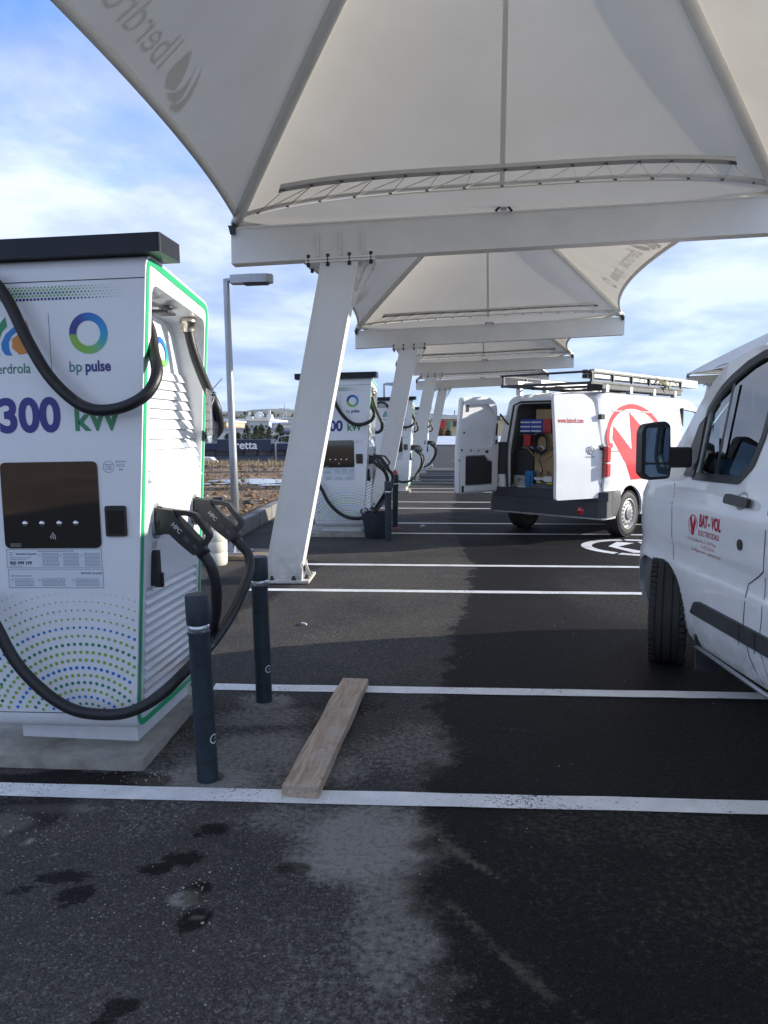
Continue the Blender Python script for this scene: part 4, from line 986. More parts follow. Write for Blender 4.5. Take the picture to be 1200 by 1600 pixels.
MB().lathe([(.0001, 0), (.115, 0), (.13, .02), (.132, .14), (.128, .146), (.128, .152), (.132, .158), (.132, .27), (.128, .276), (.132, .284), (.13, .345), (.105, .39), (.05, .415), (.045, .43), (.0001, .43)], 28).build('can_body', 'jug', jug, sharp=50)
MB().lathe([(.0001, .43), (.044, .43), (.044, .468), (.0001, .472)], 16).build('screw_cap', 'jug', jug)
MB().tube([(-.02, -.06, .40), (-.03, -.075, .45), (.03, -.075, .45), (.02, -.06, .40)], .010, 8).build('handle', 'jug', jug)
def make_lamp():
    r = empty('street_lamp')
    MB().tube([(0, 0, .12), (0, 0, 1.2), (0, 0, 3.05), (0, 0, 3.26)], [.052, .046, .037, .036], 16).build('pole', 'galv', r)
    b = MB(); b.box((-.17, -.17, .0), (.17, .17, .018), bev=.003)
    for a in range(4):
        m4 = Matrix.Rotation(a * math.pi / 2, 4, 'Z'); pr = [(.045, .018), (.15, .018), (.048, .20)]
        q2 = bmesh.new(); vs = [q2.verts.new((x, y, z)) for y in (-.005, .005) for x, z in pr]; q2.free()
        A = [b.bm.verts.new(m4 @ Vector((x, -.005, z))) for x, z in pr]; B = [b.bm.verts.new(m4 @ Vector((x, .005, z))) for x, z in pr]
        b._f(A); b._f(B[::-1])
        for i in range(3): b._f([A[i], B[i], B[(i + 1) % 3], A[(i + 1) % 3]])
    b.build('base_flange', 'galv', r)
    MB().tube([(0, 0, 3.24), (.10, 0, 3.25)], .03, 12).build('arm', 'galv', r)
    h = MB(); h.prism(rpoly([(.06, -.07), (.30, -.10), (.50, -.085), (.56, -.04), (.56, .04), (.50, .085), (.30, .10), (.06, .07)], .02, 3), 3.20, 3.295, 'z'); h.build('lamp_head', 'galv', r, sharp=40)
    MB().prism(rrect(.22, -.07, .50, .07, .02), 3.185, 3.200, 'z').build('lamp_lens', 'bump', r)
    return r
lamp = make_lamp(); lamp.location = (-1.80, 9.30, .05); lamp.rotation_euler = (0, LEAN, rad(-4)); tag(lamp, 'nearest grey street lamp, on a board behind the first charger', 'street lamp', 'grey street lamps')
l2 = copy_tree(lamp); l2.location = (.06, 29.6, .05); tag(l2, 'far grey street lamp, its head showing behind the second leaning post', 'street lamp', 'grey street lamps')
q = MB(); q.box((-.52, -.30, 0), (.62, .30, .05), bev=.006, seg=1); o = q.build('base_board', 'board'); o.location = (-1.72, 9.30, .001); o.rotation_euler = (0, 0, rad(-5)); tag(o, 'wooden board under the foot of the nearest street lamp', 'board')
# loose grit round the pad and the core hole
rg = random.Random(31); q = MB()
for i in range(420):
    c = rg.choice([(-1.02, 3.42, .10, .30), (-.95, 3.30, .16, .06), (-1.52, 2.85, .14, .09), (-.62, 2.40, .10, .10), (-.4, 3.4, .5, .3), (-1.0, 2.5, .9, .5), (.2, 4.8, 1.6, 1.5)])
    x, y = rg.gauss(c[0], c[2]), rg.gauss(c[1], c[3])
    if (x < -1.05 and y > 3.36): continue
    s_ = rg.uniform(.0012, .0036) * (1.5 if rg.random() < .1 else 1); iv = bmesh.ops.create_icosphere(q.bm, subdivisions=1, radius=s_)
    for v in iv['verts']: v.co = Vector((v.co.x * rg.uniform(.7, 1.4) + x, v.co.y * rg.uniform(.7, 1.4) + y, v.co.z * .7 + s_ * .5 + .001))
tag(q.build('loose_grit', 'stone'), 'fine pale grit scattered on the asphalt near the first charger', 'grit', kind='stuff')
# small litter
for i, (x, y, s, m, lb) in enumerate([(.22, 11.9, .05, 'pink', 'small pink plastic scrap on the asphalt right of the tub'), (.62, 12.2, .07, 'sticker', 'small white plastic scrap beyond the tub'), (-.63, 5.95, .035, 'sticker', 'twist of white tape on the asphalt beyond the plank')]):
    q = MB(); q.tube([(-s, 0, .012), (-s * .3, s * .3, .018), (s * .4, -s * .1, .010), (s, s * .2, .014)], s * .16 + .002, 6); o = q.build('litter_scrap', m); o.location = (x, y, 0); o.rotation_euler = (0, 0, i * 1.1); tag(o, lb, 'litter')
#SPLIT
# ---------------------------------------------------------------- vans
class VanBody:
    def __init__(s, hw, y0, y1, zr, hwf, belt=1.20, tum=.135, hroof=1.97, zbot=.22, tail=0.):
        s.hw, s.y0, s.y1, s.zr, s.hwf, s.belt, s.tum, s.hroof, s.zbot, s.tail = hw, y0, y1, zr, hwf, belt, tum, hroof, zbot, tail; s.rk = [(-9, .11), (9, .11)]; s.fi = lambda y, z: 0
    def off(s, z):       # inward offset of the side at height z
        k = [(.20, .07), (.28, .03), (.36, .006), (.5, -.004), (.675, -.003), (.70, .011), (.80, .012), (.825, .0), (1.03, -.001), (1.09, .004), (1.125, .020), (1.16, .022), (s.belt, .045), (s.hroof - .12, .045 + s.tum), (s.hroof + .5, .045 + s.tum * 1.8)]
        return sum(interp(z + d, k) for d in (-.016, -.008, 0, .008, .016)) / 5 if z > .4 else interp(z, k)
    def sx(s, y, z): return s.hwf(y) - s.off(z) - s.fi(y, z)
    def section(s, y, n=64, m=10):
        zt = s.zr(y); pts = []; r = min(interp(y, s.rk), (zt - s.zbot) * .25); zs = zt - r * .75
        for i in range(n + 1):
            z = s.zbot + (zs - s.zbot) * i / n; pts.append((s.sx(y, z), z))
        x1, z1 = pts[-1]; crown = .02
        for i in range(1, 6):
            t = i / 5; a = t * math.pi / 2; pts.append((x1 - r * (1 - math.cos(a)), z1 + (r * .75 - crown) * math.sin(a)))
        x2 = pts[-1][0]
        for i in range(1, m + 1): t = i / m; pts.append((x2 * (1 - t), zt - crown * (1 - t) ** 2))
        return pts
    def mesh(s, step=.06):
        N = int((s.y1 - s.y0) / step); ys = [s.y0 + (s.y1 - s.y0) * i / N for i in range(N + 1)]
        # finer at the nose
        ys = [y for y in ys if y < s.y1 - .3] + [s.y1 - .3 + .3 * math.sin(i / 10 * math.pi / 2) for i in range(11)]
        bm = bmesh.new(); rings = []
        for y in ys:
            h = s.section(y); ring = [(x, z) for x, z in h] + [(-x, z) for x, z in h[-2::-1]]
            rings.append([bm.verts.new((x, y + s.tail * max(0, (z - .9)) * (1 if y < s.y0 + .5 else 0) * max(0, 1 - (y - s.y0) / .5), z)) for x, z in ring])
        n = len(rings[0])
        for i in range(len(rings) - 1):
            for k in range(n - 1): bm.faces.new([rings[i][k], rings[i][k + 1], rings[i + 1][k + 1], rings[i + 1][k]])
            bm.faces.new([rings[i][n - 1], rings[i][0], rings[i + 1][0], rings[i + 1][n - 1]])
        bm.faces.new(rings[0][::-1]); bm.faces.new(rings[-1])
        bmesh.ops.triangulate(bm, faces=[f for f in bm.faces if len(f.verts) > 6])
        bmesh.ops.recalc_face_normals(bm, faces=bm.faces[:]); return bm
def van_shell(vb, cuts, parent, inner='cabin', thick=.035):
    bm = vb.mesh(); me = bpy.data.meshes.new('body'); bm.to_mesh(me); bm.free()
    o = mob('body', me, ['van', inner], parent); o.parent = None
    sm = o.modifiers.new('s', 'SOLIDIFY'); sm.thickness = thick; sm.offset = -1; sm.material_offset = 1; sm.use_even_offset = False
    tmp = []
    for c in cuts:
        me2 = bpy.data.meshes.new('cut'); c.bm.to_mesh(me2); c.bm.free(); co = bpy.data.objects.new('cut', me2); COL.objects.link(co); tmp.append(co)
        bo = o.modifiers.new('b', 'BOOLEAN'); bo.operation = 'DIFFERENCE'; bo.object = co; bo.solver = 'EXACT'; bo.material_mode = 'INDEX'
    bpy.context.view_layer.update(); bake(o)
    for t in tmp: me2 = t.data; bpy.data.objects.remove(t); bpy.data.meshes.remove(me2)
    sharpen(o, 32); o.parent = parent; return o
def surf_ribbon(name, vb, pts, wd, m, parent, s=1, o=.0015, closed=False, th=0):
    """thin strip along (y,z) points on the side surface"""
    P = []
    for i in range(len(pts) - (0 if closed else 1)):
        a = Vector(pts[i]); b = Vector(pts[(i + 1) % len(pts)]); n = max(1, int((b - a).length / .05))
        for k in range(n): P.append(a.lerp(b, k / n))
    if not closed: P.append(Vector(pts[-1]))
    V = []; F = []; N = len(P)
    for i, p in enumerate(P):
        a = P[(i - 1) % N] if closed or i else P[0]; b = P[(i + 1) % N] if closed or i < N - 1 else P[-1]
        t = (b - a); t = t.normalized() if t.length else Vector((1, 0)); nn = Vector((-t.y, t.x)) * wd / 2
        for q in (p + nn, p - nn): V.append((s * (vb.sx(q.x, q.y) + o), q.x, q.y))
    rng = range(N) if closed else range(N - 1)
    for i in rng: a = 2 * i; b = 2 * ((i + 1) % N); F.append((a, b, b + 1, a + 1))
    return rawmesh(name, V, F, m, parent)
def surf_patch(name, vb, outer, m, parent, s=1, o=.003, inner=None, thick=.0, res=.05):
    def dens(pl):
        out = []
        for i in range(len(pl)):
            a, b = Vector(pl[i]), Vector(pl[(i + 1) % len(pl)]); n = max(1, int((b - a).length / res)); out += [tuple(a.lerp(b, k / n)) for k in range(n)]
        return out
    V, F = fill2d([dens(outer)] + ([dens(inner)] if inner else []))
    q = MB(); A = [q.bm.verts.new((s * (vb.sx(y, z) + o), y, z)) for y, z in V]
    for f in F: q._f([A[i] for i in f])
    if thick:
        bmesh.ops.recalc_face_normals(q.bm, faces=q.bm.faces[:])
        g = bmesh.ops.extrude_face_region(q.bm, geom=q.bm.faces[:]); vs = [v for v in g['geom'] if isinstance(v, bmesh.types.BMVert)]
        for v in vs: v.co.x += s * thick
        bmesh.ops.recalc_face_normals(q.bm, faces=q.bm.faces[:])
    return q.build(name, m, parent)
def make_wheel(parent, loc, s, rz=0., rr=.33, tw=.215, name='wheel'):
    w_ = empty(name, loc, (0, 0, rz)); w_.parent = parent
    h = tw / 2; prof = []
    gro = [-.075, -.028, .028, .075]
    prof = [(.205, -h + .01), (.26, -h), (.305, -h + .008), (rr - .008, -h + .03)]
    xs_ = [-h + .035]
    for g in gro: xs_ += [g - .006, g - .005, g + .005, g + .006]
    for i, x in enumerate([-h + .035] + sum([[g - .006, g - .0055, g + .0055, g + .006] for g in gro], []) + [h - .035]):
        j = (i - 1) % 4; prof.append((rr - (.010 if 1 <= i <= 16 and j in (1, 2) else 0) - .002 * abs(x) / h, x))
    prof += [(rr - .008, h - .03), (.305, h - .008), (.26, h), (.205, h - .01)]
    t = MB(); t.lathe([(r, x) for r, x in prof], 48, axis='x'); 
    # shoulder blocks
    for k in range(48):
        a = 2 * math.pi * k / 48
        for sd in (-1, 1):
            m4 = Matrix.Rotation(a, 4, 'X'); t.box((sd * (h - .026) - .018, -.015, rr - .012), (sd * (h - .026) + .018, .015, rr + .001), m4)
    t.build('tyre', 'tyre', w_, sharp=40)
    r_ = MB(); r_.lathe([(.222, s * (h - .004)), (.212, s * (h - .002)), (.204, s * (h - .012)), (.196, s * (h - .045)), (.188, s * (h - .048)), (.178, s * (h - .026)), (.110, s * (h - .012)), (.0001, s * (h - .012))], 40, axis='x')
    r_.lathe([(.206, s * (h - .012)), (.206, -s * h * .8)], 40, axis='x')
    rim = r_.build('rim', 'rim', w_, sharp=40)
    v = MB()
    for k in range(16):
        m4 = Matrix.Rotation(2 * math.pi * k / 16, 4, 'X'); v.box((min(s * (h - .040), s * (h - .014)), -.013, .132), (max(s * (h - .040), s * (h - .014)), .013, .168), m4, bev=.005)
    o = v.build('vent_slot', 'seam', rim); o['kind'] = 'stuff'
    c = MB(); c.lathe([(.098, s * (h - .012)), (.094, s * (h - .002)), (.06, s * (h + .003)), (.0001, s * (h + .004))], 24, axis='x'); c.build('hub_cap', 'hub', w_)
    return w_
def cutx(poly, lo=-1.4, hi=1.4): q = MB(); q.prism(poly, lo, hi, 'x'); return q

# --- near van (front left side towards the camera)
def hwf2(y): 
    t = max(0, (y - 1.90) / .70); return .985 - .25 * t ** 2.2
ZR2 = [(-2.4, 1.99), (-1.5, 2.03), (.5, 2.03), (1.0, 2.01), (1.25, 1.955), (1.45, 1.865), (1.65, 1.735), (1.85, 1.57), (2.0, 1.42), (2.12, 1.28), (2.2, 1.19), (2.3, 1.11), (2.42, 1.0), (2.52, .92), (2.6, .76)]
nv = VanBody(.985, -2.37, 2.6, lambda y: smoothk(y, ZR2), hwf2, belt=1.22, tum=.12, hroof=2.0); nv.rk = [(.2, .11), (.8, .035), (1.8, .035), (2.1, .11)]; nv.fi = lambda y, z: .09 * max(0, min(1, (y - 1.25) / .6)) * max(0, min(1, (z - 1.20) / .12))
van2 = empty('panel_van', (2.885, 3.40, 0), (0, 0, rad(1.4)))
tag(van2, 'nearer white van at the right edge, with black mirror and small red door lettering', 'van', 'white service vans')
WIN = rpoly([(1.39, 1.262), (.80, 1.272), (.695, 1.36), (.65, 1.50), (.635, 1.72), (.64, 1.925), (.82, 1.93), (.98, 1.89), (1.14, 1.825), (1.30, 1.735), (1.42, 1.645)], [.02, .05, .08, .08, .06, .04, .08, .1, .1, .1, .03], 4)
ARCH = lambda yc, r: [(yc + r * math.cos(a) * 1.0, .33 + r * math.sin(a)) for a in [rad(-30 + 240 * k / 24) for k in range(25)]]
cuts = [cutx(WIN)]
FARCH = rpoly([(2.32, .15), (2.31, .42), (2.20, .60), (2.04, .665), (1.86, .66), (1.72, .62), (1.60, .55), (1.48, .45), (1.38, .36), (1.20, .15)], [0, .1, .12, .12, .1, .1, .1, .1, .1, 0], 4)
for pl in (FARCH, ARCH(-1.28, .395)):
    for sx_ in ((-1.3, -.60), (.60, 1.3)): cuts.append(cutx(pl, *sx_))
q = MB(); q.prism([(-.70, 1.32), (.70, 1.32), (.60, 1.87), (-.60, 1.87)], 1.36, 2.3, 'y'); cuts.append(q)
van_shell(nv, cuts, van2)
wf = make_wheel(van2, (-.945, 1.66, .34), -1, rad(-23), .342, .235); make_wheel(van2, (.88, 1.66, .33), 1, rad(-24)); make_wheel(van2, (-.88, -1.28, .33), -1); make_wheel(van2, (.88, -1.28, .33), 1)
for s in (-1, 1):
    # frame and panes
    surf_patch('window_frame', nv, shrink(WIN, -.034), 'black', van2, s, .002, inner=shrink(WIN, .012), thick=.004)
    f = surf_patch('side_window', nv, shrink(WIN, .004), 'glass', van2, s, -.016, res=.2)
    surf_ribbon('window_divider', nv, [(1.08, 1.27), (1.10, 1.80)], .030, 'black', van2, s, .0045)
    surf_patch('mirror_triangle', nv, [(1.54, 1.245), (1.38, 1.248), (1.425, 1.62), (1.53, 1.57), (1.62, 1.40)], 'black', van2, s, .008, thick=.004)
    # shut lines
    surf_ribbon('panel_gap', nv, [(1.62, 1.19), (1.58, 1.13), (1.56, 1.0), (1.545, .80), (1.53, .70)], .006, 'seam', van2, s)
    surf_ribbon('panel_gap', nv, [(.56, 1.93), (.50, 1.75), (.46, 1.5), (.44, 1.36), (.43, 1.28), (.415, 1.12), (.395, 1.03), (.40, .83), (.56, .735), (.565, .50), (.50, .36), (.43, .235)], .007, 'seam', van2, s)
    surf_ribbon('panel_gap', nv, [(.395, .80), (.385, .60), (.40, .45), (.33, .30), (.28, .235)], .005, 'seam', van2, s)
    surf_ribbon('panel_gap', nv, [(-.85, 1.85), (-.87, .26)], .006, 'seam', van2, s)
    surf_patch('side_moulding', nv, rpoly([(1.19, .435), (-.85, .415), (-.85, .51), (1.09, .525), (1.13, .51)], [.01, 0, 0, .02, .02], 3), 'bump', van2, s, .001, thick=.022)
    surf_ribbon('moulding_gap', nv, [(.565, .528), (.565, .41)], .008, 'seam', van2, s, .026); surf_ribbon('moulding_gap', nv, [(.41, .526), (.40, .41)], .01, 'seam', van2, s, .026)
    h = surf_patch('door_handle', nv, rpoly([(.83, 1.135), (.57, 1.13), (.57, 1.178), (.83, 1.188)], .018, 3), 'black', van2, s, .018, thick=.022)
    surf_patch('handle_cup', nv, [(.70 + .062 * math.cos(a), 1.157 + .05 * math.sin(a)) for a in [k * .3927 for k in range(16)]], 'van_in', van2, s, .0015)
    surf_patch('door_lock', nv, [(.645 + .027 * math.cos(a), .93 + .03 * math.sin(a)) for a in [k * .524 for k in range(12)]], 'black', van2, s, .001, thick=.006)
    q = MB(); q.tube([(s * .955, 1.20, .225), (s * .965, .4, .215), (s * .965, -.85, .215)], .012, 8); q.build('sill_rail', 'galv', van2)
    q = MB(); q.prism([(s * .80, .30), (s * .97, .30), (s * .955, .075), (s * .84, .06), (s * .80, .12)], 1.175, 1.195, 'y'); q.build('mud_flap', 'bump', van2)
    surf_ribbon('arch_lip', nv, [p for p in FARCH if p[1] > .24], .022, 'van', van2, s, -.004)
    # mirror
    arm = MB(); arm.box((min(s * .93, s * 1.10), 1.40, 1.30), (max(s * .93, s * 1.10), 1.48, 1.43), bev=.02); arm.build('mirror_arm', 'black', van2)
    xo = s * 1.17; mh = MB(); xk_ = lambda x: xo + (x - xo) * .86
    mh.prism(rpoly([(xo - 0.091, 1.265), (xo - 0.050, 1.225), (xo + 0.088, 1.235), (xo + 0.094, 1.30), (xo + 0.082, 1.565), (xo + 0.050, 1.59), (xo - 0.076, 1.57), (xo - 0.094, 1.52)], [.03, .03, .03, .05, .04, .04, .05, .04], 4), 1.37, 1.49, 'y')
    bmesh.ops.bevel(mh.bm, geom=[e for e in mh.bm.edges if e.calc_face_angle(0) > 1.2], offset=.012, segments=2, affect='EDGES')
    mo = mh.build('mirror_housing', 'black', van2, sharp=45)
    MB().prism(rrect(xo - 0.072, 1.335, xo + 0.072, 1.548, .02), 1.3665, 1.3705, 'y').build('mirror_glass', 'mirror', mo)
    MB().prism(rpoly([(xo - 0.071, 1.27), (xo - 0.042, 1.246), (xo + 0.074, 1.253), (xo + 0.074, 1.322), (xo - 0.072, 1.322)], .012, 3), 1.3665, 1.3705, 'y').build('mirror_glass', 'mirror', mo)
MB().prism([(-.71, 1.30), (.71, 1.30), (.61, 1.86), (-.61, 1.86)], -.003, .003, 'y', fn=lambda p: (p[0], 2.06 - (p[2] - 1.28) * 1.13 + p[1], p[2])).build('windshield', 'glass', van2)
MB().box((-.86, 1.35, .55), (.86, 1.95, 1.14), bev=.05).build('dashboard', 'cabin', van2)
for x in (-.48, .48):
    q = MB(); q.box((x - .24, .30, .55), (x + .24, .80, .82), bev=.06); q.box((x - .23, .18, .80), (x + .23, .34, 1.42), bev=.06); q.box((x - .12, .18, 1.44), (x + .12, .28, 1.66), bev=.04); q.build('seat', 'cabin', van2)
q = MB(); q.tube([(-.45 + .19 * math.cos(a), 1.16 + .07 * math.sin(a), 1.12 + .17 * math.sin(a)) for a in [k * math.pi / 12 for k in range(25)]], .014, 8); q.build('steering_wheel', 'cabin', van2)
MB().box((-.90, -.05, .50), (.90, -.02, 1.80)).build('bulkhead', 'van_in', van2)
q = MB(); q.box((-.66, 1.22, 1.66), (-.30, 1.26, 1.82), bev=.01); q.build('sun_visor', 'van_in', van2)
MB().box((-.10, 1.35, 1.62), (.12, 1.38, 1.70), bev=.01).build('rear_view_mirror', 'black', van2)
q = MB(); q.box((-.70, 2.3, .25), (.70, 2.63, .50), bev=.08); q.build('front_bumper', 'bump', van2)
for s in (-1, 1): MB().box((min(s * .48, s * .72), 2.40, .72), (max(s * .48, s * .72), 2.58, .88), bev=.05).build('headlight', 'chrome', van2)
MB().box((-.8, -2.30, .25), (.8, 2.2, .30)).build('underbody', 'seam', van2)
q = Print(); red = (.48, .03, .06)
q.ring(0, 0, .062, .056, red, 26, None, -.3, 4.2)
q.poly([(-.042, .03), (-.028, .058), (.0, -.005), (.022, .052), (.040, .02), (.012, -.062), (-.016, -.062)], red)
q.text('BAT', red, (.085, .003), .098, .004, sx=.62); q.text('-', red, (.205, .003), .09, .004, sx=.7); q.text('VOL', red, (.245, .003), .098, .004, sx=.62)
q.text('ELECTRICIDAD', red, (.075, -.052), .046, .0002, sx=.88)
q.text('Pol. Ind. La Nava, Parc. 21  42190 Soria', (.50, .16, .18), (-.07, -.094), .030, .0, sx=.80); q.text('Tel. 975 22 53 14', (.50, .16, .18), (.12, -.124), .030, 0, sx=.8); q.text('batvol@batvol.com  -  www.batvol.com', (.50, .16, .18), (-.02, -.156), .030, 0, sx=.80)
q.build('door_lettering', lambda u, v: (-(nv.sx(1.235 - u, .965 + v) + .002), 1.235 - u, .965 + v), van2, 'vinyl')
# clutter on the near van's dashboard
q = MB(); 
for i in range(7):
    q.box((-.16, -.11, 0), (.16, .11, .004), Matrix.Translation((R.uniform(-.05, .05), R.uniform(-.03, .03), .012 * i)) @ Matrix.Rotation(R.uniform(-.5, .5), 4, 'Z') @ Matrix.Rotation(R.uniform(-.25, .45), 4, 'X'))
o = q.build('paper_stack', 'paper'); o.location = (2.30, 4.98, 1.15); tag(o, 'crumpled papers and bags on the dashboard inside the nearer van', 'papers')
q = MB(); q.prism([(-.14, 0), (.14, 0), (.16, .20), (-.12, .22)], -.01, .01, 'y'); q.box((-.10, -.02, .02), (-.02, -.012, .16)); o = q.build('clipboard', 'bluebag'); o.location = (2.20, 4.80, 1.145); o.rotation_euler = (-.3, 0, .5); tag(o, 'blue folder leaning behind the side window of the nearer van', 'folder')

# --- far van, rear doors open
def hwf1(y):
    t = max(0, (y - 1.6) / 1.05); r = max(0, (-2.50 - y) / .15); return .95 - .25 * t ** 2.3 - .035 * r ** 2
ZR1 = [(-2.65, 2.02), (-2.5, 2.08), (-2.2, 2.10), (.2, 2.10), (.7, 2.06), (1.0, 1.94), (1.3, 1.70), (1.65, 1.40), (1.85, 1.22), (2.2, 1.10), (2.45, .98), (2.6, .80), (2.65, .7)]
fv = VanBody(.95, -2.65, 2.65, lambda y: smoothk(y, ZR1), hwf1, belt=1.25, tum=.13, hroof=2.0, zbot=.30, tail=.09)
VT = (4.165, 13.09, 0); VR = (0, 0, rad(-43))
van1 = empty('work_van', VT, VR); tag(van1, 'farther white van with both rear doors open, roof rack and big red emblem', 'van', 'white service vans')
WIN1 = rpoly([(.10, 1.40), (1.12, 1.36), (1.42, 1.42), (1.15, 1.68), (.80, 1.86), (.13, 1.90)], .05, 3)
cuts = [cutx(WIN1)]
for yc in (-1.92, 1.45):
    for sx_ in ((-1.3, -.62), (.62, 1.3)): cuts.append(cutx([(y, z + .02) for y, z in ARCH(yc, .40)], *sx_))
q = MB(); q.prism(rpoly([(-.64, .60), (.64, .60), (.67, 1.2), (.58, 1.93), (-.58, 1.93), (-.67, 1.2)], [.03, .03, .2, .10, .10, .2], 4), -3.0, -2.35, 'y'); cuts.append(q)
q = MB(); q.prism([(-.70, 1.30), (.70, 1.30), (.58, 1.86), (-.58, 1.86)], .85, 2.1, 'y'); cuts.append(q)
van_shell(fv, cuts, van1, inner='van_in')
for yc in (-1.92, 1.45):
    for s in (-1, 1): make_wheel(van1, (s * .83, yc, .335), s, 0, .335)
for s in (-1, 1):
    surf_patch('window_frame', fv, shrink(WIN1, -.025), 'black', van1, s, .002, inner=shrink(WIN1, .01), thick=.003); surf_patch('side_window', fv, shrink(WIN1, .004), 'glass', van1, s, -.014, res=.2)
    surf_ribbon('panel_gap', fv, [(.03, 1.95), (-.10, 1.30), (-.10, .36)], .007, 'seam', van1, s); surf_ribbon('panel_gap', fv, [(-1.30, .80), (-1.28, 1.25), (-1.27, 1.90)], .006, 'seam', van1, s)
    surf_ribbon('panel_gap', fv, [(-2.45, 1.90), (-1.27, 1.93), (0, 1.93)], .004, 'seam', van1, s, .003)
    surf_ribbon('door_rail', fv, [(-2.50, 1.245), (-1.30, 1.245)], .022, 'seam', van1, s, .003)
    surf_ribbon('panel_gap', fv, [(-2.35, 1.86), (-2.42, 1.45), (-2.38, 1.32), (-1.45, 1.32), (-1.38, 1.42), (-1.42, 1.82), (-1.55, 1.88), (-2.25, 1.90)], .005, 'van_in', van1, s, .0015, closed=True)
    # tail lamp wraps the corner
    q = MB()
    for (za, zb_) in ((.90, 1.085), (1.10, 1.32)): q.box((min(s * .895, s * .962), -2.675, za), (max(s * .895, s * .962), -2.56, zb_), bev=.015)
    q.build('tail_light', 'red', van1)
    MB().box((min(s * .70, s * .862), -2.672, .88), (max(s * .70, s * .862), -2.60, 1.36), bev=.008).build('lamp_pillar', 'seam', van1)
    MB().box((min(s * .72, s * .90), -2.655, .60), (max(s * .72, s * .90), -2.61, .88), bev=.01).build('corner_panel', 'van', van1)
    surf_patch('bumper_side', fv, rpoly([(-2.66, .34), (-2.36, .34), (-2.27, .52), (-2.26, .70), (-2.66, .70)], .02, 2), 'bump', van1, s, .004, thick=.02)
q = MB(); q.prism(rpoly([(-.97, -2.52), (.97, -2.52), (.97, -2.66), (.88, -2.76), (-.88, -2.76), (-.97, -2.66)], .03, 3), .335, .56, 'z'); q.prism(rpoly([(-.97, -2.52), (.97, -2.52), (.97, -2.63), (.88, -2.72), (-.88, -2.72), (-.97, -2.63)], .03, 3), .562, .685, 'z')
bp_ = q.build('rear_bumper', 'bump', van1, sharp=40)
MB().lathe([(.0001, -2.775), (.045, -2.772), (.055, -2.755)], 14, (.62, 0, .42), axis='y').build('fog_light', 'red', bp_)
MB().box((-.56, -2.60, .585), (.56, -2.50, .60)).build('load_sill', 'galv', van1)
MB().box((-.80, -2.5, .555), (.80, .2, .575)).build('load_floor', 'cabin', van1)
MB().box((-.82, .2, .57), (.82, .23, 1.9)).build('bulkhead', 'cabin', van1)
MB().box((-.8, -2.4, .33), (.8, 2.2, .38)).build('underbody', 'seam', van1)
q = MB(); q.tube([(-.665, -2.655, .62), (-.70, -2.655, 1.2), (-.61, -2.60, 1.91), (-.50, -2.585, 1.955), (.50, -2.585, 1.955), (.61, -2.60, 1.91), (.70, -2.655, 1.2), (.665, -2.655, .62)], .016, 8); q.build('door_seal', 'seam', van1)
MB().prism([(-.68, 1.33), (.68, 1.33), (.57, 1.84), (-.57, 1.84)], -.003, .003, 'y', fn=lambda p: (p[0], 1.76 - (p[2] - 1.3) * 1.35 + p[1], p[2])).build('windshield', 'glass', van1)
for x in (-.45, .45): q = MB(); q.box((x - .24, .5, .55), (x + .24, .95, .85), bev=.05); q.box((x - .22, .34, .85), (x + .22, .5, 1.5), bev=.05); q.box((x - .12, .36, 1.5), (x + .12, .45, 1.72), bev=.03); q.build('seat', 'cabin', van1)
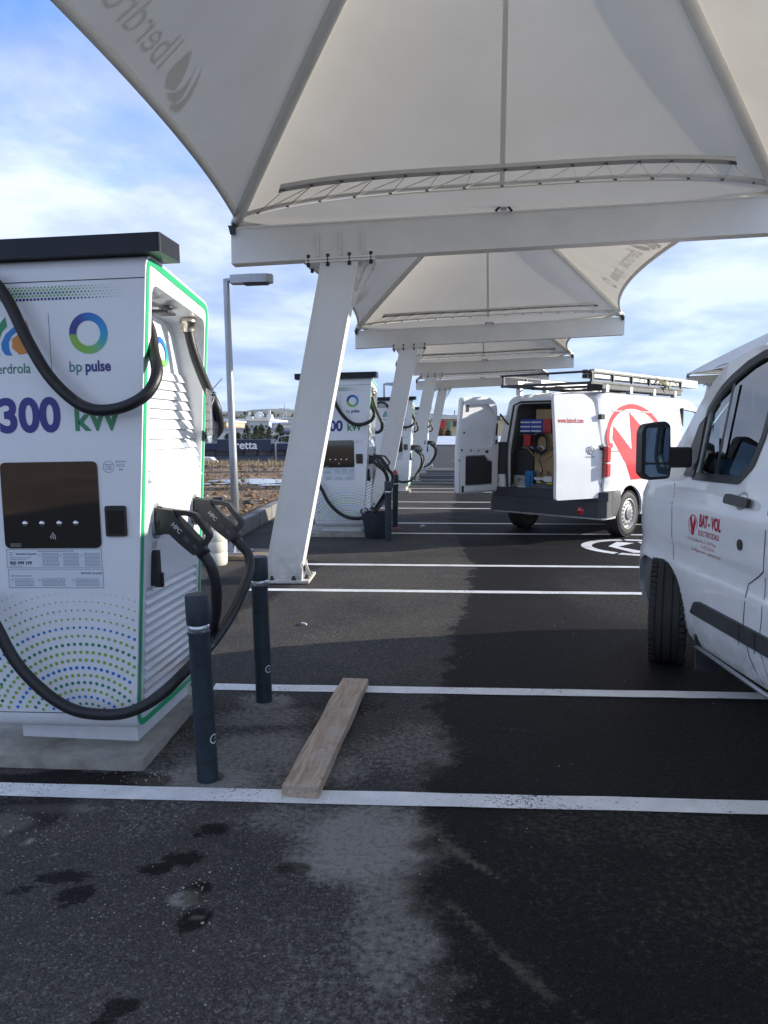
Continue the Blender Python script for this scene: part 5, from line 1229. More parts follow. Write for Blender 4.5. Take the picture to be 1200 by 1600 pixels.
# rear doors. local door frame: u from hinge, z up, thickness t (inner side +)
def make_door(s, ang):
    """s=+1 right door, -1 left door; ang opening angle"""
    d = empty('rear_door', (s * .88, -2.66, 0)); d.parent = van1
    base = 0 if s < 0 else math.pi
    d.rotation_euler = (0, 0, (-rad(ang) if s < 0 else rad(ang)))
    k = -s                      # u direction: towards the vehicle centre
    def bend(p): x, y, z = p; return (x - k * 0, y + .10 * max(0, z - 1.15) ** 1.2, z)
    OUT = rpoly([(k * .01, .61), (k * .84, .61), (k * .85, 1.2), (k * .85, 2.005), (k * .30, 2.03), (k * .12, 1.93), (k * .0, 1.25)], [.04, .04, 0, .05, .2, .14, .3], 5)
    def dens(pl): 
        out = []
        for i in range(len(pl)):
            a, b = Vector(pl[i]), Vector(pl[(i + 1) % len(pl)]); n = max(1, int((b - a).length / .12)); out += [tuple(a.lerp(b, j / n)) for j in range(n)]
        return out
    H1 = rpoly([(k * .16, 1.28), (k * .70, 1.30), (k * .71, 1.90), (k * .32, 1.92), (k * .19, 1.82)], .06, 3)
    H2 = rpoly([(k * .14, .72), (k * .70, .72), (k * .70, 1.17), (k * .30, 1.17), (k * .24, 1.10), (k * .14, 1.08)], .03, 3)
    def plate(loops, y, flip=False):
        V, F = fill2d([dens(l) for l in loops]); return V, F
    q = MB()
    # outer skin
    V, F = plate([OUT], 0); A = [q.bm.verts.new(bend((x, 0, z))) for x, z in V]
    for f in F: q._f([A[i] for i in f])
    # inner skin with holes at +.075
    V, F = plate([shrink(OUT, .03), H1, H2], .075); B = [q.bm.verts.new(bend((x, .075, z))) for x, z in V]
    for f in F: q._f([B[i] for i in f])
    O = dens(OUT); I = [p for p in O]; 
    ring = lambda pl, y: [q.bm.verts.new(bend((x, y, z))) for x, z in pl]
    e = dens(OUT); a_ = ring(e, 0); b_ = ring(e, .05); Sx = Vector((sum(p[0] for p in e) / len(e), sum(p[1] for p in e) / len(e)))
    c_ = ring([tuple(Vector(p) + (Sx - Vector(p)).normalized() * .035) for p in e], .075)
    for r0, r1 in ((a_, b_), (b_, c_)):
        for i in range(len(r0)): q._f([r0[i], r0[(i + 1) % len(r0)], r1[(i + 1) % len(r0)], r1[i]])
    for Hh in (H1, H2):
        hh = dens(Hh); r0 = ring(hh, .075); r1 = ring(hh, .03)
        for i in range(len(r0)): q._f([r0[i], r0[(i + 1) % len(r0)], r1[(i + 1) % len(r0)], r1[i]])
        V, F = plate([Hh], .03); A = [q.bm.verts.new(bend((x, .03, z))) for x, z in V]
        for f in F: q._f([A[i] for i in f])
    bmesh.ops.recalc_face_normals(q.bm, faces=q.bm.faces[:])
    q.build('door_panel', 'van', d, sharp=35)
    MB().prism(rpoly([(k * .155, .735), (k * .685, .735), (k * .685, 1.155), (k * .31, 1.155), (k * .25, 1.085), (k * .155, 1.065)], .02, 2), .058, .068, 'y').build('trim_board', 'seam', d)
    q = MB()
    for (x, z, w, h) in [(.27, 1.22, .03, .022), (.76, 1.5, .016, .016), (.78, 1.25, .016, .016), (.75, .68, .022, .045), (.45, 1.235, .012, .012), (.60, 1.24, .014, .014), (.10, 1.55, .018, .09), (.09, 1.36, .018, .035), (.73, 1.85, .03, .05), (.82, 1.1, .010, .014)]:
        q.box((k * x - w, .0745, z - h), (k * x + w, .080, z + h), bev=.004)
    for v in q.bm.verts: v.co = Vector(bend(v.co))
    o = q.build('access_hole', 'seam', d); o['kind'] = 'stuff'
    for z in (.78, 1.30, 1.72): MB().box((min(-k * .03, k * .05), .0, z - .035), (max(-k * .03, k * .05), .06, z + .035), bev=.006).build('hinge', 'van_in' if s < 0 else 'seam', d)
    q = MB(); q.tube([bend((k * .06, .078, 1.78)), bend((k * -.02, .14, 1.66)), bend((-k * .06, .16, 1.62))], .014, 8); q.build('cable_sleeve', 'seam', d)
    if s > 0:
        q = Print(); rd = (.62, .07, .06); q.text('www.batvol.com', rd, (.06, 1.635), .095, .0012, sx=.72)
        q.build('web_lettering', lambda u, v: bend((-.86 + u * 1.0, -.0025, v)), d, 'vinyl')
        q = MB(); q.lathe([(.040, -.009), (.050, -.011), (.058, -.008), (.058, -.001), (.040, -.001)], 24, (k * .22, 0, 1.27), axis='y'); q.build('badge_ring', 'chrome', d)
        q = MB(); q.prism([(k * .22 - .05, 1.268), (k * .22 - .005, 1.268), (k * .22 - .012, 1.282), (k * .22 + .05, 1.272), (k * .22 + .01, 1.270), (k * .22 + .012, 1.258)], -.010, -.002, 'y'); q.build('badge_bolt', 'chrome', d)
        q = Print(); q.text('V I V A R O', (.35, .36, .37), (0, 0), .034, .002); q.build('badge_lettering', lambda u, v: (-.32 + u, -.0025, 1.165 + v), d)
        q = MB(); q.box((-.80, -.006, 1.0), (-.80 + .10, -.001, 1.04)); 
        q.bm.free()
    return d
make_door(1, 74); make_door(-1, 100)
q = Print(); rd = (.66, .04, .05)      # big red emblem on the right flank
q.ring(0, 0, 1, .91, rd, 60, None, math.pi, math.pi * .0)
q2 = Print(); n = 40
def arch(u):  # arch outline of the emblem, u 0..1
    a = math.pi * (1 - u); return (-1.57 + .98 * math.cos(a) , 1.34 + .54 * math.sin(a))
V = []; F = []
for i in range(n + 1):
    u = i / n; a = math.pi * (1 - u); wd = .055 + .03 * u
    for k_ in (0, 1): V.append((-1.57 + (.98 - k_ * wd * 1.6) * math.cos(a), 1.36 + (.56 - k_ * wd) * math.sin(a)))
for i in range(n): F.append([2 * i, 2 * i + 2, 2 * i + 3, 2 * i + 1])
q2.add((V, F), rd); q2.poly([(-2.55, 1.36), (-2.393, 1.36), (-2.39, 1.30), (-2.53, 1.28)], rd); q2.poly([(-.59, 1.36), (-.73, 1.36), (-.66, 1.05), (-.80, .80), (-.55, .95), (-.50, 1.1)], rd)
def dense(poly, d=.06):
    out = []
    for i in range(len(poly)):
        a, b = Vector(poly[i]), Vector(poly[(i + 1) % len(poly)]); m_ = max(1, int((b - a).length / d)); out += [tuple(a.lerp(b, j / m_)) for j in range(m_)]
    return out
for z0, z1 in ((.825, 1.1), (1.1, 1.4), (1.4, 1.8)): pass
def slab_poly(pl, col):     # cut into horizontal bands so the print follows the curved side
    zs = np.arange(.70, 1.95, .05)
    bm = bmesh.new(); vs = [bm.verts.new((x, y, 0)) for x, y in pl]; f0 = bm.faces.new(vs); bmesh.ops.triangulate(bm, faces=[f0]); 
    for z in zs: bmesh.ops.bisect_plane(bm, geom=bm.verts[:] + bm.edges[:] + bm.faces[:], plane_co=(0, z, 0), plane_no=(0, 1, 0))
    bm.verts.index_update(); q2.add(([(v.co.x, v.co.y) for v in bm.verts], [[v.index for v in f.verts] for f in bm.faces]), col); bm.free()
slab_poly([(-2.37, 1.42), (-2.27, 1.60), (-1.82, 1.25), (-1.71, 1.80), (-1.36, 1.58), (-1.20, 1.28), (-1.42, .83), (-1.92, .83)], rd)
slab_poly([(-1.30, .72), (-.80, .95), (-.70, .88), (-1.05, .70)], rd)
q.V = []; q.F = []; q.C = []
q2.build('side_emblem', lambda u, v: (fv.sx(u, v) + .004, u, v), van1, 'vinyl')
# roof rack: part of the van
rk = MB(); zr_ = 2.17
for s in (-1, 1):
    x = s * .72
    rk.box((x - .02, -2.75, zr_), (x + .02, .35, zr_ + .045)); rk.box((x - .012, -2.75, zr_ + .15), (x + .012, .35, zr_ + .175))
    for y in (-2.72, -2.1, -1.5, -.9, -.3, .3): rk.box((x - .014, y - .02, zr_ + .04), (x + .014, y + .02, zr_ + .16))
for y in (-2.74, -1.9, -1.0, -.1): rk.box((-.74, y - .025, zr_ - .005), (.74, y + .025, zr_ + .03))
rk.tube([(-.74, -2.76, zr_ + .165), (.74, -2.76, zr_ + .165)], .016, 8)
rko = rk.build('roof_rack', 'bump', van1)
for y in (-2.3, -1.55, -.75, .05):
    for s in (-1, 1): MB().box((s * .71 - .035, y - .045, 2.07), (s * .71 + .035, y + .045, zr_ + .002), bev=.006).build('rack_foot', 'galv', van1)
MB().box((.50, -2.45, 2.105), (.74, .30, 2.20), bev=.01).build('rack_tray', 'seam', van1)
vm = Matrix.Translation(VT) @ Matrix.Rotation(VR[2], 4, 'Z')
def onvan(o): o.matrix_world = vm @ o.matrix_world; return o
# load on the rack
q = MB(); 
for (x, z) in ((.56, 0), (.66, 0), (.56, .062), (.66, .062)): q.box((x - .045, -2.62, 2.255 + z), (x + .045, 1.05, 2.313 + z), bev=.004)
o = q.build('trunking_bundle', 'alu'); onvan(o); tag(o, 'bundle of pale metal trunking strapped along the van roof rack', 'trunking')
q = MB()
for (x, z) in ((.56, 0), (.66, 0), (.56, .062), (.66, .062)): q.box((x - .04, -2.626, 2.26 + z), (x + .04, -2.6205, 2.308 + z))
oo = q.build('end_cap', 'seam', o)
lad = MB()
for x in (.60, .90): pass
for s in (-.62, -.22): lad.box((s - .015, -2.5, 2.205), (s + .015, .9, 2.27))
for i in range(11): lad.cyl((-.62, -2.3 + i * .3, 2.24), (-.22, -2.3 + i * .3, 2.24), .014, 8)
o = lad.build('ladder', 'alu'); onvan(o); tag(o, 'aluminium ladder lying on the far side of the van roof rack', 'ladder')
q = MB()
def strap(pts): q.tube([Vector(p) + Vector((.02, 0, .105)) for p in pts], [.004] + [.016] * (len(pts) - 2) + [.004], 4, smooth=False)
for (ya, yb) in ((-1.18, -1.10), (-.75, -.35), (-.40, -.78), (-.62, .02), (0.1, -.25)):
    strap([(.74, ya, 2.12), (.745, (ya * .6 + yb * .4), 2.20), (.57, (ya + yb) / 2, 2.285), (.50, yb, 2.285), (.34, yb, 2.275)])
strap([(.76, -.9, 2.27), (.77, -.62, 2.17), (.78, -.40, 2.13), (.77, -.30, 2.04)]); strap([(.76, -.1, 2.16), (.77, -.35, 2.12), (.77, -.6, 2.21)])
o = q.build('lashing_strap', 'strap'); onvan(o); tag(o, 'yellow green lashing straps knotted round the roof load', 'strap')
# load inside the far van (own things)
def item(name, m, parts, label, cat):
    q = MB()
    for p in parts: q.box(p[0], p[1], bev=.006)
    o = q.build(name, m); onvan(o); tag(o, label, cat); return o
sh = empty('shelf_unit'); 
for z in (1.16, 1.50, 1.80): MB().box((.22, -2.25, z), (.80, -.4, z + .02)).build('shelf', 'van_in', sh)
for y in (-2.25, -1.3, -.42): MB().box((.20, y, .58), (.24, y + .03, 1.86)).build('upright', 'van_in', sh)
onvan(sh); tag(sh, 'metal shelf unit along the right inside of the open van', 'shelf unit')
s2 = empty('side_shelf')
for z in (1.12, 1.46): MB().box((-.80, -2.2, z), (-.42, -.4, z + .02)).build('shelf', 'van_in', s2)
for y in (-2.2, -.42): MB().box((-.44, y, .58), (-.40, y + .03, 1.75)).build('upright', 'van_in', s2)
onvan(s2); tag(s2, 'side shelf on the left inside of the open van', 'shelf unit')
item('cardboard_box', 'card', [((-.36, -2.38, 1.70), (-.04, -2.12, 1.85))], 'cardboard box at the top of the van load', 'box')
item('tall_board', 'card', [((-.36, -2.40, .80), (-.03, -2.36, 1.66))], 'tall pale cardboard panel standing in the middle of the van load', 'board')
item('red_case', 'crate_red', [((-.17, -2.50, 1.50), (-.03, -2.41, 1.70))], 'red case right of the blue drawers inside the van', 'case')
dr = empty('drawer_case'); MB().box((-.56, -2.50, 1.50), (-.175, -2.41, 1.70), bev=.006).build('case_body', 'blue', dr)
for i in range(3):
    for j in range(2): MB().box((-.55 + j * .19, -2.508, 1.515 + i * .065), (-.385 + j * .19, -2.5005, 1.535 + i * .065)).build('drawer_label', 'paper', dr)
onvan(dr); tag(dr, 'blue drawer case with white labels inside the open van', 'drawer case')
item('red_toolbox', 'crate_red', [((.02, -2.50, .60), (.24, -2.2, .92)), ((.08, -2.46, .92), (.18, -2.25, .98))], 'red toolbox at the right of the van floor', 'toolbox')
item('black_crate', 'seam', [((-.69, -2.42, .86), (-.37, -2.1, 1.24))], 'black crate on the left of the van load', 'crate')
item('crate_stand', 'van_in', [((-.70, -2.44, .60), (-.36, -2.08, .855))], 'pale box under the black crate in the van', 'box')
item('tool_bag', 'cabin', [((-.30, -2.58, .602), (.22, -2.48, .74)), ((-.20, -2.57, .74), (.1, -2.50, .78))], 'black tool bag at the rear edge of the van floor', 'bag')
item('white_tub', 'paper', [((-.55, -2.56, .602), (-.42, -2.46, .70))], 'small white tub at the left rear of the van floor', 'tub')
item('blue_bag', 'bluebag', [((-.46, -2.50, .70), (-.32, -2.42, .93)), ((-.43, -2.52, .74), (-.36, -2.44, .88))], 'crumpled blue bag beside the black tool bag', 'bag')
item('white_carton', 'paper', [((-.42, -2.62, .602), (-.30, -2.59, .665))], 'small white carton on the sill of the open van', 'carton')
item('red_clamp', 'crate_red', [((-.58, -2.60, .602), (-.46, -2.57, .63))], 'red hand tool lying left on the van sill', 'tool')
item('red_can', 'crate_red', [((-.50, -2.50, 1.30), (-.38, -2.42, 1.47))], 'small red container under the blue drawers in the van', 'container')
item('white_cloth', 'paper', [((-.30, -2.50, .80), (-.05, -2.46, .84)), ((-.12, -2.52, .78), (.02, -2.44, .86))], 'white cable ties and papers on top of the tool bag', 'papers')
q = MB()
for k in range(5): q.tube([(-.22 + (.085 + .008 * k) * math.cos(a), -2.43 - .014 * k, 1.34 + (.12 + .008 * k) * math.sin(a)) for a in [i * math.pi / 10 for i in range(21)]], .009, 6)
q.tube([(-.20, -2.45, 1.23), (-.24, -2.46, 1.1), (-.18, -2.46, .95), (-.20, -2.47, .8)], .008, 6)
o = q.build('cable_coil', 'cable'); onvan(o); tag(o, 'coil of black cable hung on the cardboard panel inside the van', 'cable')
q = MB(); q.tube([(.0, -2.45, 1.62), (.05, -2.45, 1.48), (.02, -2.46, 1.22), (-.12, -2.46, 1.10), (-.3, -2.46, 1.13), (-.5, -2.46, 1.32)], .008, 6); o = q.build('cord', 'card'); onvan(o); tag(o, 'pale brown cord draped across the van load', 'cord')
item('yellow_tool', 'yellow', [((-.20, -2.60, .76), (-.12, -2.585, .785)), ((-.02, -2.60, .75), (.08, -2.585, .775))], 'yellow tool handles on the black tool bag', 'tool')
rg = random.Random(21); q = MB()
for i in range(70):
    a = rg.uniform(-.62, .22); z = rg.choice([.605, .62, .66, .78, .90, 1.27]) ; y = rg.uniform(-2.56, -2.36) if z < .7 else rg.uniform(-2.45, -2.36); l, t_ = rg.uniform(.02, .07), rg.uniform(.006, .02)
    q.box((-l, -t_, 0), (l, t_, t_ * 2), Matrix.Translation((a, y, z)) @ Matrix.Rotation(rg.uniform(0, 3.1), 4, 'Z') @ Matrix.Rotation(rg.uniform(-.8, .8), 4, 'Y'))
o = q.build('loose_tools', 'galv'); onvan(o); tag(o, 'loose tools and offcuts strewn over the van load', 'tools', kind='stuff')
#SPLIT
# ---------------------------------------------------------------- beyond the lot
# puddle and pale strip in the dirt
def blob(name, cx_, cy_, rx, ry, m, z, seed, rot=0):
    rr = random.Random(seed); V = []; n = 44; ph = [rr.uniform(0, 6.28) for _ in range(4)]
    for i in range(n):
        a = 2 * math.pi * i / n; k_ = 1 + .18 * math.sin(3 * a + ph[0]) + .10 * math.sin(5 * a + ph[1]) + .07 * math.sin(9 * a + ph[2]); x, y = rx * k_ * math.cos(a), ry * k_ * math.sin(a)
        V.append((cx_ + x * math.cos(rot) - y * math.sin(rot), cy_ + x * math.sin(rot) + y * math.cos(rot), z))
    return rawmesh(name, V, [list(range(n))], m)
for i, (x, y, rx, ry, sd_) in enumerate([(-3.1, 21.2, 1.7, 1.0, 1), (-5.2, 20.0, 1.5, .22, 2), (-2.75, 19.7, .5, .25, 4)]):
    blob('puddle', x, y, rx, ry, 'pud', .15, sd_, .12)['kind'] = 'structure'
# clods and stones of the dirt field
def tz(x, y): return float(terr(np.array([[x]]), np.array([[y]]))[0, 0])
def scatter(name, m, n, rg, szr, seed, sq=(1, 1, .6)):
    global R
    R0 = R; R = random.Random(seed); q = MB(); base = None
    for i in range(n):
        y = R.uniform(*rg[1]) if len(rg) == 2 else 0; t = R.random() ** 1.5; y = rg[1][0] + (rg[1][1] - rg[1][0]) * t; x = kerbx(y) - .3 - R.random() ** 1.2 * rg[0]
        s = R.uniform(*szr) * (1 + 2.2 * (R.random() ** 8)); s_ = bmesh.ops.create_icosphere(q.bm, subdivisions=1, radius=s)
        z = tz(x, y)
        for v in s_['verts']: j = R.uniform(.7, 1.3); v.co = Vector((v.co.x * sq[0] * j + x, v.co.y * sq[1] * j + y, v.co.z * sq[2] * j + z + s * .15))
    o = q.build(name, m); o['kind'] = 'stuff'; R = R0; return o
tag(scatter('earth_clods', 'clod', 3200, (9, (9.8, 30)), (.012, .045), 11), 'loose dark earth clods strewn over the dirt field', 'clods', kind='stuff')
tag(scatter('pale_stones', 'stone', 500, (9, (9.8, 32)), (.01, .035), 12), 'small pale stones scattered over the dirt field', 'stones', kind='stuff')
rg = random.Random(4); V = []; F = []
for i in range(9000):      # dry grass fringe where the field ends
    y = rg.uniform(29.5, 34.5); x = kerbx(y) - .2 - rg.random() * 22; 
    if i % 3 == 0: y = rg.uniform(32, 34)
    z = tz(x, y) - .03; h = rg.uniform(.05, .20) * (1.5 if rg.random() < .06 else 1) * (.6 + .8 * rg.random()); a = rg.uniform(0, 6.28); wv = rg.uniform(.012, .03); dx, dy = math.cos(a) * wv, math.sin(a) * wv; lx, ly = rg.uniform(-.2, .2) * h, rg.uniform(-.2, .2) * h
    n = len(V); V += [(x - dx, y - dy, z), (x + dx, y + dy, z), (x + lx, y + ly, z + h)]; F.append((n, n + 1, n + 2))
tag(rawmesh('dry_grass', V, F, 'straw'), 'dry straw coloured grass along the far edge of the dirt field', 'grass', kind='stuff')
V = []; F = []
for i in range(260):
    y = rg.uniform(10, 30); x = kerbx(y) - .4 - rg.random() * 8; z = tz(x, y) - .02; big = rg.random()
    for b in range(14):
        h = rg.uniform(.03, .10) * (1 + big); a = rg.uniform(0, 6.28); r0 = rg.random() * .07; px_, py_ = x + r0 * math.cos(a), y + r0 * math.sin(a); n = len(V)
        V += [(px_ - .006, py_, z), (px_ + .006, py_, z), (px_ + rg.uniform(-.5, .5) * h, py_ + rg.uniform(-.5, .5) * h, z + h)]; F.append((n, n + 1, n + 2))
tag(rawmesh('dry_weeds', V, F, 'straw'), 'small dry weed tufts on the dirt field', 'weeds', kind='stuff')

# pipes lying in the dirt
for i, (x, y) in enumerate([(-2.62, 14.3), (-3.3, 14.8)]):
    q = MB(); q.tube([(0, 0, 0), (.16, .05, 0)], .05, 10); o = q.build('pipe_stub', 'seam'); o.location = (x, y, tz(x, y) + .05); o.rotation_euler = (0, 0, .4 * i)
    tag(o, ['short black pipe stub in the dirt nearer the kerb', 'short black pipe stub in the dirt farther from the kerb'][i], 'pipe')

ZG = -4.6
def D(u, v, Y): f_ = 1200.; th = math.atan(127 / 1200.); c, s = math.cos(th), math.sin(th); x = (u - 600) / f_; y = -(v - 800) / f_; k_ = Y / (c + y * s); return (x * k_, 1.53 + (-s + y * c) * k_)
def boxobj(name, m, x0, x1, y0, y1, z0, z1, parent): return MB().box((x0, y0, z0), (x1, y1, z1)).build(name, m, parent)
# dark showroom with white lettering
Y = 118.; bld = empty('showroom', (0, 0, 0)); tag(bld, 'long dark blue showroom with large white lettering on its fascia', 'building')
X0, X1 = D(250, 700, Y)[0], D(640, 700, Y)[0]; xa, xb = D(340, 700, Y)[0], D(424, 700, Y)[0]
zt = D(400, 693, Y)[1]; ztb = D(400, 686.5, Y)[1]; zf = D(400, 703, Y)[1]; zw = D(400, 713, Y)[1]
boxobj('wall', 'navy2', X0, X1, Y + .6, Y + 20, ZG - .2, zf, bld); boxobj('fascia', 'navy', X0, xa, Y, Y + 20.2, zf, zt, bld); boxobj('fascia', 'navy', xb, X1, Y, Y + 20.2, zf, zt, bld); boxobj('sign_fascia', 'navy', xa, xb, Y - .4, Y + 4, D(0, 704, Y)[1], ztb, bld)
boxobj('plinth_wall', 'navy2', X0, X1, Y + .3, Y + .6, ZG - .2, zw, bld)
n = 18
for i in range(n):
    a = X0 + (X1 - X0) * i / n; wn = boxobj('window', 'seam', a + .12, a + (X1 - X0) / n - .12, Y + .45, Y + .62, zw + .02, zf - .05, bld); boxobj('pane', 'wing', a + .2, a + (X1 - X0) / n - .2, Y + .42, Y + .449, zw + .1, zf - .12, wn)
q = Print(); xk, zk = D(359, 701.2, Y); q.text('kretta', (.85, .87, .9), (0, 0), 1.75, .03); q.build('sign_lettering', lambda u, v: (xk + u, Y - .43, zk + v), bld)
for i, u in enumerate((424, 432)):
    x, z = D(u, 690, Y + 8); q = MB(); q.lathe([(.0001, ZG), (.42, ZG), (.42, z + .9), (.3, z + 1.05), (.0001, z + 1.1)], 14, (x, Y + 24, 0)); o = q.build('storage_tank', 'wall_w'); tag(o, ['white cylindrical tank left of its twin behind the dark showroom', 'white cylindrical tank right of its twin behind the dark showroom'][i], 'tank', 'white tanks behind the showroom')
q = MB(); x, z = D(431, 722, 60); zt_ = D(431, 693, 60)[1]; q.tube([(x, 60, ZG + 2.5), (x, 60, zt_), (x + .3, 60, zt_ + .5), (x + .8, 60, zt_ + .62), (x + 1.3, 60, zt_ + .62)], .05, 8); tag(q.build('street_lamp', 'galv'), 'small curved pale street lamp before the dark showroom', 'street lamp')
q = MB(); x, _ = D(324, 715, 100); q.prism([(x - 1.5, ZG), (x + 1.2, ZG), (x + 1.4, -2.6), (x + .6, -1.9), (x - 1.5, -1.8)], 99, 101, 'y'); tag(q.build('parked_truck', 'wall_w'), 'small white lorry parked at the left end of the showroom', 'lorry')
# industrial sheds behind
def shed(u0, u1, vt, vb, Y, dp, wall, roof, label, strip=None, wins=0):
    r = empty('warehouse'); tag(r, label, 'warehouse'); x0, zt = D(u0, vt, Y); x1, _ = D(u1, vt, Y); zb = min(D(u0, vb, Y)[1], ZG)
    h = zt - zb; boxobj('wall', wall, x0, x1, Y, Y + dp, zb, zt - h * .06, r)
    boxobj('roof', roof, x0 - .6, x1 + .6, Y - .6, Y + dp + .6, zt - h * .06 + .002, zt + h * .02, r)
    if strip: m, va, vb2 = strip; boxobj('glazing', m, x0 + 1, x1 - 1, Y - .3, Y - .01, D(u0, vb2, Y)[1], D(u0, va, Y)[1], r)
    for i in range(wins):
        a = x0 + (x1 - x0) * (i + .2) / wins; b = x0 + (x1 - x0) * (i + .75) / wins; z0 = zt - h * .38; boxobj('window', 'wing', a, b, Y - .2, Y - .01, z0, z0 + h * .14, r)
    return r
shed(300, 354, 657, 673, 290, 40, 'wall_y', 'wall_w', 'cream industrial building with green glazing at far left', ('wall_g', 659.5, 664.5))
shed(290, 352, 667, 690, 250, 25, 'earth', 'roof_o', 'low building with orange roof edge left of the lamp post')
shed(352, 420, 655, 672, 330, 60, 'wall_l', 'wall_w', 'pale lavender warehouse behind the pine trees', None, 9)
shed(412, 470, 652.5, 668, 400, 60, 'wall_w', 'wall_w', 'bright white factory on the skyline left of the nearest post', None, 8)
shed(418, 520, 661, 674, 340, 30, 'wall_w', 'wall_l', 'long low white warehouse below the skyline factory', None, 12)
shed(340, 475, 669, 680, 230, 30, 'wall_w', 'wall_l', 'low white shed with a grey roof just behind the pines')
shed(441, 492, 674, 692, 165, 25, 'wall_b', 'wall_b', 'blue warehouse behind the right end of the showroom', None, 5)
shed(505, 590, 656, 672, 380, 40, 'wall_y', 'wall_w', 'cream shed seen between the first and second posts', None, 9)
for (u0, u1, v) in ((388, 396, 651), (420, 427, 648)):
    x0, z0 = D(u0, 660, 372); x1, z1 = D(u1, v, 372); q = MB(); q.box((x0, 366, ZG), (x1, 372, z1)); q.box(((x0 + x1) / 2 - .5, 367, z1), ((x0 + x1) / 2 + .5, 368, z1 + 2)); tag(q.build('silo_tower', 'wall_w'), 'white factory tower on the skyline, %s one' % ('left' if u0 < 400 else 'right'), 'tower')
x, z = D(407, 652, 372); q = MB(); q.ico((x, 368, z), 2.6, 2); q.cyl((x, 368, ZG), (x, 368, z), .6, 8); tag(q.build('water_tower', 'wall_w'), 'round white water tower between the two factory towers', 'water tower')
# power pylon on the skyline
x, zt_ = D(445, 636, 500); q = MB(); zb = ZG
for (a, b) in ((-1, -1), (1, -1), (1, 1), (-1, 1)): q.tube([(x + a * 2.2, 500 + b * 2.2, zb), (x + a * .4, 500 + b * .4, zt_)], .16, 5)
for z in np.arange(zb + 2, zt_, 3.2):
    k_ = 2.2 - 1.8 * (z - zb) / (zt_ - zb); q.tube([(x - k_, 500 - k_, z), (x + k_ * .9, 500 - k_, z + 3)], .1, 4); q.tube([(x + k_, 500 - k_, z), (x - k_ * .9, 500 - k_, z + 3)], .1, 4)
for dz in (1, 4): q.tube([(x - 4, 500, zt_ - dz), (x + 4, 500, zt_ - dz)], .14, 5)
tag(q.build('power_pylon', 'galv'), 'thin lattice power pylon on the skyline left of the nearest post', 'pylon')
# building with a red panel, far right of the row
Y = 150.; br = empty('factory_building'); tag(br, 'cream building with a red panel beyond the end of the car park', 'building'); x0, zt_ = D(672, 650, Y); x1, _ = D(790, 650, Y)
boxobj('wall', 'wall_y', x0, x1, Y, Y + 20, ZG, zt_ - .6, br); boxobj('roof', 'wall_w', x0 - .5, x1 + .5, Y - .5, Y + 20, zt_ - .6, zt_ + .1, br)
a, b = D(680, 657, Y), D(695, 671, Y); boxobj('red_panel', 'redwall', a[0], b[0], Y - .4, Y - .01, b[1], a[1], br)
a, b = D(698, 658, Y), D(703, 671, Y); boxobj('green_door', 'wall_g', a[0], b[0], Y - .3, Y - .01, b[1], a[1], br)
for u in (708, 722, 736, 750): a, b = D(u, 658, Y), D(u + 8, 666, Y); boxobj('window', 'wing', a[0], b[0], Y - .2, Y - .01, b[1], a[1], br)
q = MB(); a = D(712, 641, 170); b = D(640, 652, 170)
q.tube([(b[0], 172, b[1]), (D(670, 645, 170)[0], 172, D(670, 646, 170)[1]), (a[0], 172, a[1] - 1.2), (a[0] + 10, 172, a[1] - 1.5)], .12, 5); q.tube([(a[0], 172, ZG), (a[0], 172, a[1])], .18, 5); tag(q.build('gantry_mast', 'galv'), 'thin mast and wires above the building with the red panel', 'mast')
# pale gravel yard and bank past the end of the lot
a = D(640, 697, 84); rawmesh('gravel_yard', [(3, 79.6, .02), (60, 79.6, .02), (70, 92, .9), (3, 92, .9)], [(0, 1, 2, 3)], 'pale')['kind'] = 'structure'
q = MB(); q.box((3, 77.02, -.1), (40, 77.5, .16)); q.build('end_kerb', 'kerb')['kind'] = 'structure'

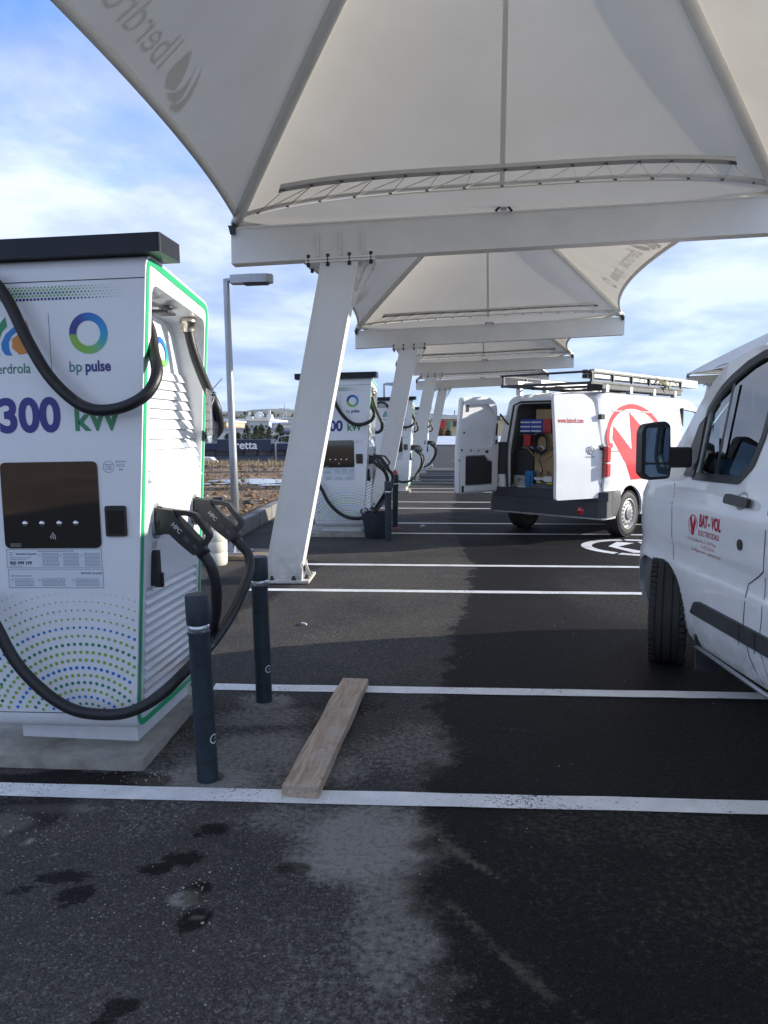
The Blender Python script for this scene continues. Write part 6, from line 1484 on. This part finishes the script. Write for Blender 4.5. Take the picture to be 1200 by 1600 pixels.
# trees
def foliage(q, c, rx, rz, n, s, rg):
    for i in range(n):
        a = rg.uniform(0, 6.283); h = rg.uniform(-1, 1); rr = (1 - h * h) ** .5 * rg.random() ** .4; p = Vector((c[0] + rx * rr * math.cos(a), c[1] + rx * rr * math.sin(a), c[2] + rz * h))
        d1 = Vector((rg.uniform(-1, 1), rg.uniform(-1, 1), rg.uniform(-.6, .8))).normalized() * s * rg.uniform(.6, 1.4); d2 = d1.cross(Vector((rg.uniform(-1, 1), rg.uniform(-1, 1), rg.uniform(-1, 1)))).normalized() * s * rg.uniform(.4, .9)
        q._f([q.bm.verts.new(p - d1), q.bm.verts.new(p + d2), q.bm.verts.new(p + d1), q.bm.verts.new(p - d2)])
def pine(u, vt, vb, wpx, Y, label, seed, m='leaf', cone=True):
    rg = random.Random(seed); x, zt_ = D(u, vt, Y); _, zb = D(u, vb, Y); zb = max(zb, ZG); H = zt_ - zb; r = empty('pine_tree' if m == 'leaf' else 'autumn_bush'); tag(r, label, 'tree' if m == 'leaf' else 'bush')
    r.location = (x, Y, zb); W_ = wpx / 1200. * Y / 2
    q = MB(); q.tube([(0, 0, min(0, ZG - zb) - .3), (.05, 0, H * .5), (0, .05, H * .97)], [H * .03, H * .02, H * .005], 7)
    for k_ in range(7):
        z = H * (.2 + .1 * k_); a = rg.uniform(0, 6.28); l = W_ * (1 - k_ * .1) * .8; q.tube([(0, 0, z), (l * math.cos(a), l * math.sin(a), z + l * .3)], [H * .008, H * .003], 5)
    q.build('trunk', 'bark', r); q = MB()
    nl = 13
    for k_ in range(nl):
        t = k_ / (nl - 1); z = H * (.10 + .86 * t); rad_ = W_ * ((1 - t) ** .55 * .98 + .08 if cone else (1 - abs(t - .4) ** 1.8) * .9)
        rad_ *= rg.uniform(.7, 1.2)
        for b in range(6):
            a = rg.uniform(0, 6.28); d = rad_ * rg.uniform(.3, .9); foliage(q, (d * math.cos(a), d * math.sin(a), z + rg.uniform(-.04, .04) * H), rad_ * .5, H * .055, 26, W_ * .09, rg)
    q.build('crown', m, r); return r
pine(386, 665, 692, 18, 135, 'dark pine left of the pair behind the showroom sign', 1); pine(400, 666, 692, 20, 138, 'broad pine in the middle of the group behind the sign', 2); pine(408, 663.5, 692, 22, 142, 'tallest pine of the group behind the sign', 3)
pine(421, 667, 692, 18, 136, 'dark pine right of the group behind the sign', 4); pine(437, 662.5, 692, 22, 140, 'pointed pine standing alone right of the white tanks', 5); pine(372, 675, 692, 16, 133, 'small pine just right of the nearest lamp post', 6)
pine(357, 678, 692, 16, 131, 'small bushy tree just left of the nearest lamp post', 7, cone=False); pine(450, 676, 692, 14, 134, 'small pine at the foot of the lone pointed pine', 8)
pine(688, 668, 684, 16, 110, 'rust coloured bush under the red panel', 9, 'leaf2', False); pine(681, 671, 684, 12, 109, 'small rust bush left of the larger one by the red panel', 10, 'leaf2', False); pine(700, 672, 684, 14, 111, 'green brown bush right of the rust bush', 11, 'leaf', False)
# hills
hx_ = np.linspace(-1900, 2200, 220); hy = np.array([1180, 1250, 1350, 1500, 1700])
def hz_(X, Y_):
    t = np.interp(Y_, [1180, 1250, 1350, 1500, 1700], [0, .35, .75, 1, .9]); prof = 6 + 52 * fbm(X * .0034 + 3, X * 0, 5) + 7 * fbm(X * .012, Y_ * .01, 4); return ZG + t * prof * np.where(X > 150, .55, 1.)
tag(grid_obj('hills', hx_, hy, hz_, 'hill'), kind='structure')
rg = random.Random(9); q = MB()      # scrub woods along the ridge foot
for i in range(900):
    x = rg.uniform(-420, 250); y = rg.uniform(950, 1350); z = float(hz_(np.array([[x]]), np.array([[max(1180, y)]]))[0, 0]); s = rg.uniform(3, 8); foliage(q, (x, y, z + s * .4), s, s * .6, 14, s * .35, rg)
o = q.build('far_woods', 'leaf'); tag(o, 'scattered dark trees across the far hills', 'woods', kind='stuff')
